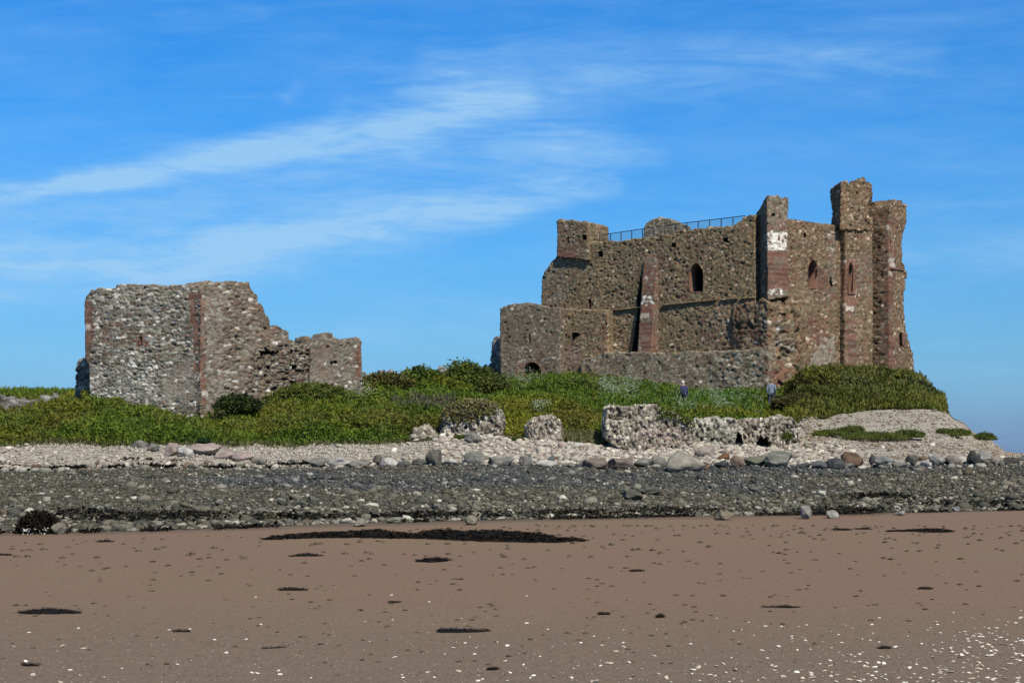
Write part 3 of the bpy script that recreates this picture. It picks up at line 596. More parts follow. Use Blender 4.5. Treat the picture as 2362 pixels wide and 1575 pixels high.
def sea():
    m, t, b = new_mat('sea_water'); v = obj_vec(t)
    b.inputs['Base Color'].default_value = (.03, .06, .09, 1); b.inputs['Roughness'].default_value = .25
    bump(t, b, noise(t, v, .6, 5), .4, .3)
    xs = np.linspace(-9000, 9000, 40); ys = np.concatenate([[120], np.geomspace(150, 15000, 30)])
    X, Y = np.meshgrid(xs, ys, indexing='ij'); n, q = X.shape; idx = np.arange(n * q).reshape(n, q); Q = np.stack([idx[:-1, :-1], idx[1:, :-1], idx[1:, 1:], idx[:-1, 1:]], -1).reshape(-1, 4)
    tag(link('sea', mesh_np('sea', np.column_stack([X.ravel(), Y.ravel(), X.ravel() * 0 - .7]), Q), m), kind='structure')
sea()
def hit(px, py):
    """where the ray through photo pixel (px, py) meets the ground"""
    if py > CY and 1.6 * F / (py - CY) < float(Ya(px)): return 1.6 * F / (py - CY)
    Y = np.arange(max(float(Ya(px)), 20), 110, .1); z = zbase(np.full(Y.shape, px), Y); s = CY - F * (z - CH) / Y
    k = np.argmax(s <= py); return float(Y[k]) if (s <= py).any() else 80.

# ---------------------------------------------------------------- scattered stones (uncountable)
OCT = np.array([(1, 0, 0), (-1, 0, 0), (0, 1, 0), (0, -1, 0), (0, 0, 1), (0, 0, -1)], float)
OF = np.array([(0, 2, 4), (2, 1, 4), (1, 3, 4), (3, 0, 4), (2, 0, 5), (1, 2, 5), (3, 1, 5), (0, 3, 5)])
bm = bmesh.new(); bmesh.ops.create_icosphere(bm, subdivisions=1, radius=1); ICO = np.array([v.co[:] for v in bm.verts]); IF = np.array([[v.index for v in f.verts] for f in bm.faces]); bm.free()
bm = bmesh.new(); bmesh.ops.create_icosphere(bm, subdivisions=4, radius=1); ICO4 = np.array([v.co[:] for v in bm.verts]); IF4 = np.array([[v.index for v in f.verts] for f in bm.faces]); bm.free()
def scatter(name, px, Y, size, cols, label=None, flat=.5, sink=.25, base=OCT, bf=OF, z=None, mat='pebble', jit=.35):
    n = len(px); X = (px - CX) / F * Y; Z = zground(px, Y) if z is None else z
    k = len(base)
    V = base[None] * (1 + (rng.random((n, k, 1)) - .5) * 2 * jit)
    sc = np.stack([size * (.7 + .6 * rng.random(n)), size * (.7 + .6 * rng.random(n)), size * flat * (.6 + .8 * rng.random(n))], 1)
    tilt = (rng.random(n) - .5) * 1.2; ct, st = np.cos(tilt), np.sin(tilt); V = V * sc[:, None]
    V = np.stack([V[..., 0], V[..., 1] * ct[:, None] - V[..., 2] * st[:, None], V[..., 1] * st[:, None] + V[..., 2] * ct[:, None]], -1)
    a = rng.random(n) * 6.283; c, s = np.cos(a)[:, None], np.sin(a)[:, None]
    V = np.stack([V[..., 0] * c - V[..., 1] * s + X[:, None], V[..., 0] * s + V[..., 1] * c + Y[:, None], V[..., 2] + (Z + sc[:, 2] * (1 - 2 * sink))[:, None]], -1)
    Q = (bf[None] + (np.arange(n) * k)[:, None, None]).reshape(-1, bf.shape[1])
    o = link(name, mesh_np(name, V.reshape(-1, 3), Q, np.repeat(cols, k, 0)), M[mat])
    return tag(o, label, None, None, 'stuff')
def shore_cols(px, Y, t):
    n = len(px); X = (px - CX) / F * Y; P = np.column_stack([X, Y, 0 * X])
    r = rng.random(n); blue = np.clip((fbm(P * [.12, .2, 1], 80, 3) - .42) * 6, 0, 1) * np.clip((t - .25) / .3, 0, 1); olive = 1 - blue
    DK = np.array([(.060, .060, .046), (.085, .080, .060), (.085, .070, .048), (.12, .11, .082), (.19, .175, .135), (.36, .34, .28)])
    BL = np.array([(.042, .046, .046), (.058, .062, .061), (.078, .080, .076), (.10, .098, .088), (.16, .155, .14), (.32, .31, .27)])
    w = np.array([.24, .50, .68, .85, .965, 1]); i = np.searchsorted(w, r * .9999)
    C = DK[i] * olive[:, None] + BL[i] * blue[:, None]
    C *= (1 + t[:, None] * .0)
    return C * (.8 + .45 * rng.random(n))[:, None]
def seg_y(px, r): return Ya(px) + (60 - Ya(px)) * r
n = 80000; px = rng.uniform(-300, 2750, n); r = rng.random(n) ** .75; Y = seg_y(px, r) + .3
scatter('shore_stones', px, Y, .034 + .06 * rng.random(n) ** 3, shore_cols(px, Y, r), 'countless dark wet stones covering the lower shore', flat=.55)
n = 4000; px = rng.uniform(-300, 2750, n); r = rng.random(n) ** 1.6 * .97; Y = seg_y(px, r) + .3
C = shore_cols(px, Y, r) * 1.1; scatter('larger_shore_stones', px, Y, .07 + .15 * rng.random(n) ** 4, C, 'many larger grey stones lying among the dark shore stones', flat=.5, base=ICO, bf=IF, jit=.18)
# pale stone rows at the sand edge
n = 2600; px = rng.uniform(-150, 2520, n); Y = Ya(px) + rng.random(n) ** 1.6 * 5 + .1
C = np.array([(.22, .205, .16), (.13, .12, .09), (.32, .29, .23), (.07, .065, .05)])[rng.integers(0, 4, n)] * (.8 + .4 * rng.random(n))[:, None]
scatter('edge_stones', px, Y, .045 + .08 * rng.random(n) ** 2.5, C, 'loose pale and grey stones strewn where the shore meets the sand', flat=.45, base=ICO, bf=IF, jit=.15)
# shingle, pale
def pale(n, lo=.3):
    P_ = np.array([(.42, .395, .345), (.49, .46, .40), (.36, .335, .29), (.55, .52, .46), (.68, .64, .57), (.36, .30, .265), (.20, .185, .16)])
    return P_[np.searchsorted([.30, .44, .70, .78, .82, .94, 1], rng.random(n) * .9999)] * [.92, .88, .82] * (.85 + .3 * rng.random(n))[:, None]
n = 15000; px = rng.uniform(-150, 2520, n); r = rng.random(n) ** .9; Y = 59.5 + (np.minimum(Yc(px), 82) - 59.5) * r
big = np.clip((px - 1100) / 500, 0, 1) * (px < 1900)
scatter('pale_shingle', px, Y, (.035 + .07 * rng.random(n) ** 2) * (1 + .8 * big), pale(n) * np.where((px > 1850)[:, None], [.78, .73, .64], [1, 1, 1]), 'pale pebbles of the upper shingle bank', flat=.5)
n = 620; px = rng.uniform(-100, 2450, n); Y = 58.6 + rng.random(n) * 3.4 + rng.normal(size=n) * .3
C = np.array([(.22, .205, .165), (.13, .12, .10), (.075, .078, .075), (.30, .275, .225), (.16, .11, .075), (.40, .37, .31)])[rng.integers(0, 6, n)] * (.7 + .5 * rng.random(n))[:, None]
scatter('angular_rubble', px, Y, .07 + .18 * rng.random(n) ** 2.6, C, 'angular rocks of every size between the boulders and the dark shore', flat=.55, base=ICO, bf=IF, jit=.24)
n = 2600; px = np.concatenate([rng.uniform(1000, 1950, n - 400), rng.uniform(-100, 2450, 400)]); Y = 60 + rng.random(n) ** 1.2 * 9.5
scatter('pale_cobbles', px, Y, .09 + .13 * rng.random(n) ** 2, pale(n), 'pale cobbles lying below the fallen masonry', flat=.5, base=ICO, bf=IF, jit=.16)
n = 1900; px = rng.uniform(1850, 2420, n); Y = 62 + rng.random(n) * (np.minimum(Yc(px), 82) - 62.5)
scatter('slope_stones', px, Y, .03 + .11 * rng.random(n) ** 3.5, pale(n) * [.66, .60, .53], 'pale grey stones of the steep slope below the headland', flat=.4, base=ICO, bf=IF, jit=.2)

# ---------------------------------------------------------------- boulders
G = 'boulders along the top of the dark shore'
def boulder(px, py, wpx, hpx, col, label, name='boulder', cat='boulder', group=None, seed=0, ang=.5, dy=.8, Y=None, sink=.18):
    Y = Y or hit(px, py); W_, H_ = wpx * 1.22 / F * Y / 2, hpx * 1.12 / F * Y / 2
    V = ICO4.copy(); r_ = np.random.default_rng(seed + int(px) * 7)
    for q in range(15):                         # broken faces
        nrm = r_.normal(size=3); nrm /= np.linalg.norm(nrm); lim = .48 + .36 * r_.random(); d = V @ nrm
        V = V - nrm * (np.maximum(d - lim, 0) * min(1, ang * 1.35))[:, None]
    V *= (1 + (fbm(V * 1.3 + seed + px, 3, 4) - .5) * .5)[:, None]
    V *= (1 + (fbm(V * 7 + px, 5, 3) - .5) * .16)[:, None]
    V /= np.abs(V).max(0)
    f = fbm(V * 3 + px, 9, 4)[:, None]; C = np.array(col) * (.35 + 1.1 * f) * .80
    V = V * [W_, max(W_ * dy, .25), H_ * (1 + sink)]
    X = (px - CX) / F * Y; z0 = float(zground(np.array([float(px)]), np.array([Y]))[0]) if Y > Ya(px) else 0.
    o = link(name, mesh_np(name, V, IF4, C, smooth=True), M['rock']); o.location = (X, Y + W_ * .3, z0 + H_ * (1 - sink))
    return tag(o, label, cat, group)
GR, DG, SL, PK, PL, TN, BR, RU = (.24, .23, .20), (.14, .13, .11), (.085, .09, .09), (.42, .34, .30), (.56, .53, .48), (.29, .25, .18), (.15, .10, .07), (.22, .12, .06)
BL_ = [(320, 1034, 34, 17, GR, 'low grey rock touching the green bank, left of the pinkish boulders'),
 (352, 1048, 26, 18, GR, 'small grey rock beside the leftmost pinkish boulder'),
 (398, 1054, 32, 28, PK, 'upright pinkish boulder, leftmost of the pink cluster'),
 (431, 1056, 36, 22, PL, 'pale low boulder between two pinkish ones on the left shingle'),
 (476, 1054, 62, 34, PK, 'broad pinkish boulder, largest on the left shingle, under a green tuft'),
 (524, 1060, 58, 22, PK, 'long low pinkish boulder right of the broad pink one'),
 (560, 1062, 44, 22, PK, 'rightmost of the pinkish boulders on the left shingle'),
 (600, 1068, 34, 13, GR, 'flat grey slab just right of the pinkish boulders'),
 (737, 1075, 46, 21, GR, 'grey humped boulder at the left end of a row on the shingle edge'),
 (785, 1076, 46, 19, PL, 'pale square boulder second in the row on the shingle edge'),
 (833, 1077, 50, 19, GR, 'wide pale grey slab below the small brown boulder'),
 (872, 1066, 24, 20, DG, 'small dark brown boulder left of the rounded white one'),
 (898, 1078, 38, 26, PL, 'rounded whitish boulder on the shingle edge'),
 (932, 1077, 26, 16, DG, 'low dark stone just right of the rounded whitish boulder'),
 (966, 1078, 34, 16, DG, 'low brown boulder leaning on the pointed dark one'),
 (1001, 1080, 34, 38, DG, 'tall pointed dark boulder on the shingle edge'),
 (1036, 1079, 36, 16, PL, 'pale flat stone right of the tall pointed boulder'),
 (1098, 1078, 46, 29, GR, 'grey wedge-shaped boulder midway along the shingle edge'),
 (1160, 1078, 60, 20, GR, 'long grey slab right of the wedge-shaped boulder'),
 (1215, 1077, 30, 22, GR, 'short grey block at the right end of the long slab'),
 (1262, 1079, 44, 17, PL, 'pale low stone below the small square masonry lump'),
 (1090, 1026, 36, 24, GR, 'round grey boulder at the foot of the grass-topped masonry'),
 (1333, 1036, 26, 12, PL, 'pale oval stone in the grassy gap between two masonry lumps'),
 (1320, 1080, 40, 17, GR, 'grey stone left of the two flat brownish slabs'),
 (1368, 1082, 56, 23, (.24, .20, .165), 'flat brownish slab, left of a pair below the largest masonry block'),
 (1432, 1082, 52, 24, (.22, .18, .15), 'dark brownish slab, right of a pair below the largest masonry block'),
 (1482, 1080, 38, 20, GR, 'grey rock right of the brownish slabs'),
 (1520, 1078, 34, 22, GR, 'grey rock touching the big rounded boulder'),
 (1578, 1087, 80, 42, (.36, .33, .27), 'biggest rounded pale boulder with a mossy left flank'),
 (1626, 1058, 40, 26, (.42, .36, .31), 'pinkish rock behind the biggest rounded boulder'),
 (1622, 1084, 20, 16, BR, 'small brown stone at the right foot of the biggest boulder'),
 (1669, 1066, 30, 20, RU, 'rusty orange-brown boulder lying on a dark slate one'),
 (1667, 1083, 36, 18, SL, 'dark slate stone under the rusty boulder'),
 (1706, 1083, 36, 27, (.27, .20, .155), 'tan-brown blocky boulder right of the rusty one'),
 (1746, 1082, 52, 25, (.19, .185, .14), 'grey-green humped boulder in the dark row'),
 (1798, 1084, 58, 38, (.23, .225, .19), 'large grey wedge boulder in the middle of the dark row'),
 (1850, 1083, 38, 16, SL, 'low slate stone right of the large grey wedge'),
 (1893, 1083, 38, 25, (.13, .135, .135), 'mid-grey slate boulder leaning against a darker one'),
 (1925, 1083, 46, 27, SL, 'dark smooth oval slate boulder'),
 (1956, 1083, 28, 15, GR, 'small grey stone between slate and brown boulders'),
 (1974, 1080, 56, 36, BR, 'dark reddish-brown angular boulder at the slope foot'),
 (2013, 1074, 18, 25, SL, 'narrow dark slate boulder standing upright'),
 (2036, 1080, 42, 24, (.27, .28, .26), 'pale grey-green boulder right of the upright slate one'),
 (2075, 1080, 36, 14, GR, 'low grey slab below the right slope'),
 (2107, 1076, 28, 23, (.12, .115, .105), 'dark grey pyramid-shaped boulder below the right slope'),
 (2135, 1079, 28, 14, PL, 'pale flat stone beside the dark pyramid-shaped boulder'),
 (2163, 1078, 30, 24, (.34, .335, .30), 'pale angular boulder below the right grass patch'),
 (2198, 1077, 30, 22, (.28, .235, .20), 'brownish grey boulder right of the pale angular one'),
 (2247, 1075, 30, 32, (.07, .07, .06), 'dark cracked boulder standing at the right end of the slope'),
 (2270, 1073, 30, 26, (.36, .35, .31), 'pale boulder backed against the dark cracked one'),
 (2303, 1072, 36, 20, (.30, .26, .22), 'tan boulder near the right end of the beach'),
 (2336, 1070, 34, 22, (.10, .09, .08), 'dark boulder close to the right end of the beach'),
 (2368, 1066, 30, 16, GR, 'grey stone at the very right end of the beach'),
 (872, 1136, 40, 22, (.27, .25, .19), 'tan boulder alone in the upper dark stones'),
 (806, 1143, 38, 20, (.17, .16, .13), 'grey-brown boulder left of the lone tan boulder'),
 (700, 1168, 34, 16, (.15, .15, .115), 'olive-grey flat rock in the left-middle dark stones'),
 (720, 1155, 20, 12, (.22, .215, .18), 'small pale grey rock above the olive-grey flat rock'),
 (468, 1194, 32, 22, (.22, .20, .14), 'tan rock beside a dark weedy patch, left dark stones'),
 (504, 1172, 18, 14, (.27, .255, .21), 'small round pale rock above the tan weedy rock'),
 (602, 1194, 36, 20, (.20, .19, .155), 'grey sloping rock near the sand, left of middle'),
 (1008, 1175, 28, 16, (.24, .20, .18), 'pinkish grey rock in the central dark stones'),
 (1456, 1153, 46, 24, (.135, .13, .105), 'dark angular rock, higher of a pair in the dark stones'),
 (1500, 1146, 48, 16, (.15, .15, .12), 'flat olive rock, lower of a pair in the dark stones'),
 (909, 1206, 32, 13, (.26, .25, .2), 'oval pale grey rock at the edge of the sand, middle'),
 (1086, 1212, 26, 22, (.30, .27, .20), 'tan rounded rock standing at the edge of the sand'),
 (832, 1214, 28, 18, (.33, .29, .23), 'pale tan rock at the sand edge, left of the long seaweed bank'),
 (1672, 1200, 38, 20, (.27, .23, .165), 'broad tan rock half sunk at the sand edge'),
 (1858, 1196, 26, 28, (.30, .29, .25), 'tall pale rock at the sand edge on the right'),
 (1921, 1195, 28, 17, (.38, .36, .31), 'pale triangular rock at the sand edge on the right'),
 (2078, 1188, 22, 9, (.42, .39, .34), 'small flat whitish rock at the right sand edge'),
 (2206, 1178, 14, 10, (.45, .43, .4), 'little white rock near the right sand edge'),
 (226, 1186, 26, 14, (.22, .22, .19), 'grey angular rock above the black weedy rock'),
 (136, 1231, 36, 24, (.27, .25, .19), 'tan rock leaning beside the black weedy rock')]
for q, (px, py, w_, h_, c_, lb) in enumerate(BL_): boulder(px, py, w_, h_, c_, lb, seed=q, ang=.35 if ('round' in lb or 'oval' in lb) else .62 + .12 * (q % 3), group='boulders on the shore')
# ---------------------------------------------------------------- fallen masonry
def chunk(px0, px1, top, bot, Y, label, pal, depth=1.8, s=.036, relief=.075, warp=.12, rnd=.2, seed=50, regions=(), holes=(), cell=(.12, .12, .19), Y1=None, ragged=.15, redge=None, ledge=None):
    w = empty('masonry_block', ((((px0 + px1) / 2) - CX) / F * Y, Y, 1.5), label, 'masonry', 'lumps of fallen castle masonry on the shingle')
    o = block('rubble_core', [(px0, Y), (px1, Y1 or Y)], top, bot, w, s=s, depth=depth, relief=relief, warp=warp, rnd=rnd, pal=pal, seed=seed, regions=regions, holes=holes, cell=cell, ragged=ragged,
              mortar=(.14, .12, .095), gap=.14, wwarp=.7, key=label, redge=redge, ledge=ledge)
    return w
chunk(944, 1010, [(944, 1000), (955, 984), (985, 980), (1000, 992), (1010, 1012)], [(944, 1026), (1010, 1026)], 68.2, 'small heap of whitish rubble at the edge of the grass', BLOCKP, depth=1.0, seed=51, rnd=.6, cell=(.22, .22, .2), warp=.12)
m2 = chunk(1012, 1162, [(1012, 965), (1028, 940), (1060, 930), (1110, 924), (1140, 930), (1155, 945), (1162, 962)], [(1012, 1032), (1162, 1018)], 69.5, 'broad rounded masonry lump with grass growing on its top',
      [(26, (.30, .27, .215)), (24, (.22, .19, .15)), (20, (.38, .35, .30)), (12, (.55, .52, .46)), (18, (.13, .115, .09))], depth=2.8, seed=52, rnd=.45, warp=.18, relief=.08)
chunk(1208, 1300, [(1208, 990), (1216, 972), (1240, 966), (1270, 964), (1298, 964), (1300, 985)], [(1208, 1040), (1240, 1048), (1300, 1046)], 67.4, 'small square lump of pale masonry, narrowest of the fallen blocks', BLOCKP, depth=1.4, seed=53, rnd=.35, warp=.25, ledge=[(960, 1226), (985, 1210), (1020, 1216), (1050, 1222)],
      regions=[(rect(1225, 1000, 1285, 1050), PINKP, .7, .7)])
m4 = chunk(1396, 1600, [(1396, 948), (1402, 936), (1460, 937), (1518, 938), (1524, 950), (1560, 958), (1590, 972), (1600, 990)], [(1396, 1006), (1420, 1030), (1450, 1041), (1500, 1046), (1560, 1044), (1600, 1030)], 66.6,
      'largest fallen masonry block, flat topped and undercut at its left foot', BLOCKP, depth=2.6, seed=54, rnd=.10, warp=.10, relief=.08, regions=[(rect(1470, 985, 1600, 1050), PINKP, .6, 1)])
chunk(1594, 1700, [(1594, 985), (1610, 968), (1650, 964), (1700, 966)], [(1594, 1036), (1700, 1040)], 69.5, 'grey-green masonry remnant between the largest block and the dark cavity', [(30, (.36, .35, .29)), (30, (.28, .27, .215)), (20, (.47, .44, .38)), (20, (.17, .155, .12))],
      depth=2.0, seed=55, rnd=.2, warp=.16)
mh = [[(1683, 998), (1698, 990), (1710, 1004), (1714, 1022), (1708, 1034), (1692, 1032), (1688, 1014)], [(1754, 1002), (1762, 1012), (1768, 1004), (1772, 1018), (1778, 1034), (1744, 1034), (1746, 1020)]]
m5 = chunk(1684, 1846, [(1684, 975), (1700, 968), (1760, 966), (1800, 962), (1830, 966), (1846, 990)], [(1684, 1042), (1846, 1036)], 70.2, 'long pale masonry remnant with two dark cavities, rightmost of the blocks', BLOCKP, depth=2.2, seed=56, rnd=.15, warp=.18, relief=.08,
      holes=mh)
for hpoly in mh: opening('cavity', 'long pale masonry remnant with two dark cavities, rightmost of the blocks', hpoly, m5, d1=.5, d2=.5, mat1=M['void_shade'], off=.1)
# black weedy rock at the sand edge
wr = empty('weedy_rock', tuple(at(88, 1229, 30.6)), 'black seaweed-covered rock with pale barnacles at its foot, on the sand', 'rock')
def child_boulder(px, py, w_, h_, col, name, parent, seed, Y):
    o = boulder(px, py, w_, h_, col, None, name=name, cat=None, Y=Y, seed=seed, ang=.6); o.parent = parent; o.location = o.location - parent.location; return o
child_boulder(86, 1232, 80, 40, (.020, .017, .012), 'stone', wr, 3, 30.2)
n = 2600; th = rng.normal(size=(n, 3)); th /= np.linalg.norm(th, axis=1, keepdims=True); th[:, 2] = np.abs(th[:, 2])
WP = (th * [.42, .34, .40] * (.9 + .15 * rng.random((n, 1))) + [(86 - CX) / F * 30.2, 30.3, 0]); wq = (.02 + .04 * rng.random(n)); wc = np.array([(.012, .009, .006), (.022, .016, .009), (.007, .006, .005)])[rng.integers(0, 3, n)]
n = 60; BP = np.column_stack([rng.uniform(-.28, .24, n) + (92 - CX) / F * 30.2, np.full(n, 29.93) + rng.normal(size=n) * .03, rng.uniform(.01, .13, n)])

# ---------------------------------------------------------------- vegetation
def leaves(name, P, size, cols, kind=None, label=None, parent=None, up=.5, elong=1.6, mat='leaf', blades=False):
    n = len(P)
    nrm = rng.normal(size=(n, 3)); nrm[:, 2] = np.abs(nrm[:, 2]) + up; nrm /= np.linalg.norm(nrm, axis=1, keepdims=True)
    if blades:
        ax = rng.normal(size=(n, 3)) * .38; ax[:, 2] = 1; ax /= np.linalg.norm(ax, axis=1, keepdims=True)
    else:
        ax = np.cross(nrm, rng.normal(size=(n, 3))); ax /= np.linalg.norm(ax, axis=1, keepdims=True)
    sd_ = np.cross(ax, nrm if not blades else rng.normal(size=(n, 3))); sd_ /= (np.linalg.norm(sd_, axis=1, keepdims=True) + 1e-6)
    L_ = (size * elong)[:, None]; W_ = (size * .5)[:, None]
    V = np.stack([P, P + ax * L_ * .5 + sd_ * W_, P + ax * L_, P + ax * L_ * .45 - sd_ * W_], 1).reshape(-1, 3)
    Q = (np.arange(n)[:, None] * 4 + np.arange(4)[None])
    o = link(name, mesh_np(name, V, Q, np.repeat(cols, 4, 0)), M[mat], parent)
    return tag(o, label, None, None, kind)
def mound(px, Y):
    """lumpy height of the ground cover above the turf"""
    X = (px - CX) / F * Y; P = np.column_stack([X, Y, 0 * X])
    f1, f2, idd = worley(P + (fbm(P / 1.5, 91, 2) - .5)[:, None] * 1.5, (2.1, 2.1, 50), 92)
    f3, f4, id2 = worley(P, (.75, .75, 50), 93)
    return 0.04 + .50 * np.clip(1 - f1 ** 2 * 1.2, 0, 1) * (.4 + h01(idd, 5)) + .26 * np.clip(1 - f3 ** 2 * 1.4, 0, 1), idd, id2
OUT = [(938, 1014, 69.4), (1006, 1166, 72.2), (1200, 1306, 68.9), (1388, 1604, 69.6), (1590, 1706, 71.5), (1680, 1856, 72.4)]
def clear(px, Y):
    m = np.zeros(len(px), bool)
    for a, b, y in OUT: m |= (px > a) & (px < b) & (Y < y)
    return m
def green(px, Y, idd, id2, n):
    X = (px - CX) / F * Y; P = np.column_stack([X, Y, 0 * X]); py = CY - F * (zbase(px, Y) - CH) / Y
    big = fbm(P / 5, 95, 3); med = h01(id2, 3)
    OL, GN, BR_, DKG = np.array((.185, .190, .018)), np.array((.105, .160, .016)), np.array((.150, .128, .026)), np.array((.05, .08, .012))
    t = np.clip((big - .5) * 4 + .45 + (med - .5) * .7, 0, 1)[:, None]
    C = OL * (1 - t) + GN * t
    b = np.clip((fbm(P / 3.2, 97, 3) - .58) * 8, 0, 1)[:, None] * .5
    brown = np.clip(1 - np.hypot((px - 900) / 130, (py - 985) / 32), 0, 1) + np.clip(1 - np.hypot((px - 1330) / 60, (py - 985) / 40), 0, 1) + np.clip(1 - np.hypot((px - 1860) / 60, (py - 930) / 28), 0, 1)
    b = np.clip(b + brown[:, None] * .9, 0, .7)
    C = C * (1 - b) + BR_ * b
    lush = np.clip(1 - np.hypot((px - 1680) / 150, (py - 935) / 28), 0, 1)[:, None]; C = C * (1 - lush) + np.array((.07, .17, .018)) * lush
    hd = np.clip((px - 1800) / 60, 0, 1)[:, None] * .6; C = C * (1 - hd) + np.array((.115, .115, .030)) * hd
    d = ((h01(idd, 8) < .12) | (h01(id2, 9) < .10))[:, None]; C = np.where(d, C * .5 + DKG * .5, C)
    return C * (.65 + .7 * rng.random(n))[:, None]
def hill_pts(n, x0=-140, x1=2182, ymin=.0, far=96, pw=1.0):
    px = rng.uniform(x0, x1, n); y0 = Yc(px); Y = y0 + (far - y0) * rng.random(n) ** pw
    return px, Y
n = 300000; px, Y = hill_pts(n, pw=1.15); mh_, ia, ib = mound(px, Y)
low = np.where((px < 190) & (Y > 77), .25, 1.) * np.where((px > 1185) & (px < 1262) & (Y > 84), .2, 1.) * np.where((np.abs(px - 1580) < 26) & (Y > 78) & (Y < 87), .25, 1.) * np.where((np.abs(px - 1779) < 30) & (Y > 78) & (Y < 89), .25, 1.)
mh_ = mh_ * low * np.clip((2185 - px) / 90, .08, 1); edge = np.clip((Y - Yc(px) + .25) / 1.2, 0, 1); keepm = (rng.random(n) < np.clip(edge + .15, 0, 1)) & ~clear(px, Y)
z = zground(px, Y) + mh_ * edge * (.55 + .5 * rng.random(n))
Pp = np.column_stack([(px - CX) / F * Y, Y, z]); Cc = green(px, Y, ia, ib, n)
leaves('ground_cover', Pp[keepm], (.045 + .07 * rng.random(n))[keepm], Cc[keepm], 'stuff', 'dense low green brambles and weeds covering the bank', up=.8, elong=2.2)
n = 42000; px, Y = hill_pts(n, pw=1.1); k_ = ~clear(px, Y); px, Y = px[k_], Y[k_]; n = len(px); mh_, ia, ib = mound(px, Y); z = zground(px, Y) + mh_ * np.clip((Y - Yc(px) + .1) / 1.2, 0, 1) * np.where((px < 190) | ((np.abs(px - 1580) < 26) & (Y < 87)) | ((np.abs(px - 1779) < 30) & (Y < 89)), .2, .7)
Cg = green(px, Y, ia, ib, n) * 1.15
leaves('grass', np.column_stack([(px - CX) / F * Y, Y, z]), .045 + .045 * rng.random(n), Cg, 'stuff', 'long green grass growing through the bank', elong=4.0, blades=True, up=.1)
# dry edge grass
n = 9000; px = rng.uniform(-140, 1850, n); Y = Yc(px) + rng.normal(size=n) * .4 + .2; k_ = ~clear(px, Y); px, Y = px[k_], Y[k_]; n = len(px); z = zground(px, Y)
leaves('dry_grass', np.column_stack([(px - CX) / F * Y, Y, z]), .04 + .05 * rng.random(n), np.array([(.16, .14, .07), (.09, .09, .03), (.06, .08, .02)])[rng.integers(0, 3, n)] * (.7 + .6 * rng.random(n))[:, None], 'stuff', 'dry grass fringe where the bank meets the shingle', elong=3, blades=True)
for (x0_, x1_, a_, b_, n_, h_, c_, lb_) in [(1290, 1400, 67.6, 70.5, 5200, .13, [(.20, .20, .09), (.13, .15, .05), (.17, .14, .07)], 'tall pale grass in the gap between the small and the largest masonry block'),
        (905, 1040, 76, 81, 3800, .12, [(.17, .165, .10), (.12, .11, .06), (.10, .12, .04)], 'greyish dead stalks below the tall bushes'), (1380, 1760, 80, 92, 6000, .11, [(.09, .19, .03), (.12, .20, .05), (.2, .24, .12)], 'lush tall weeds at the foot of the keep'),
        (1840, 2160, 83, 98, 3200, .10, [(.14, .14, .04), (.17, .14, .05), (.10, .12, .025)], 'rough brownish stalks sticking out of the headland scrub'), (-120, 900, 70, 80, 7000, .10, [(.15, .18, .03), (.19, .17, .04), (.08, .12, .02)], 'longer grass blades standing above the left bank')]:
    px = rng.uniform(x0_, x1_, n_); Y = rng.uniform(a_, b_, n_); cl = fbm(np.column_stack([px / 14, Y / .9, 0 * px]), 400, 2) > .47; px, Y = px[cl], Y[cl]; m_ = len(px)
    hm_ = mound(px, Y)[0] if x0_ != 1290 else 0 * px
    if x0_ == 1840: hm_ = hm_ + .22 * np.sin(np.clip((Y - 83) / 15, 0, 1) * np.pi) * np.clip((2165 - px) / 60, 0, 1)
    leaves('tall_grass', np.column_stack([(px - CX) / F * Y, Y, zground(px, Y) + hm_ * .75]), h_ * .72 * (.4 + .8 * rng.random(m_)), np.array(c_)[rng.integers(0, len(c_), m_)] * (.7 + .6 * rng.random(m_))[:, None], 'stuff', lb_, elong=4.2, blades=True, up=.1)
# cow parsley
def flowers(name, spots, label):
    P, C, S_ = [], [], []
    for px, py, rx, ry, m_ in spots:
        for q in range(m_):
            a, r_ = rng.random() * 6.28, math.sqrt(rng.random()); x, y = px + math.cos(a) * r_ * rx, py + math.sin(a) * r_ * ry
            Yh = hit(x, y + 8); g = float(zground(np.array([x]), np.array([Yh]))[0]); h_ = .5 + .45 * rng.random()
            c0 = np.array([(x - CX) / F * Yh, Yh, g + h_])
            for k in range(7):
                P.append(c0 + rng.normal(size=3) * [.10, .10, .03]); C.append(np.array((.60, .66, .50)) * (.55 + .5 * rng.random())); S_.append(.055)
            for k in range(6):
                P.append(c0 + rng.normal(size=3) * [.12, .12, .18] - [0, 0, .22]); C.append(np.array((.16, .22, .09)) * (.6 + .8 * rng.random())); S_.append(.09)
    return leaves(name, np.array(P), np.array(S_), np.array(C), 'stuff', label, up=1.4, elong=1.2)
flowers('cow_parsley', [(1430, 905, 50, 22, 190), (1390, 890, 20, 12, 40), (1640, 922, 28, 10, 60), (1662, 940, 20, 12, 40), (1205, 885, 45, 20, 70), (830, 905, 24, 20, 60), (845, 920, 20, 10, 20), (1245, 957, 22, 8, 40), (1610, 900, 100, 20, 40), (1720, 930, 40, 12, 24), (1440, 925, 40, 8, 30)],
        'white flowering weeds standing in the green bank')
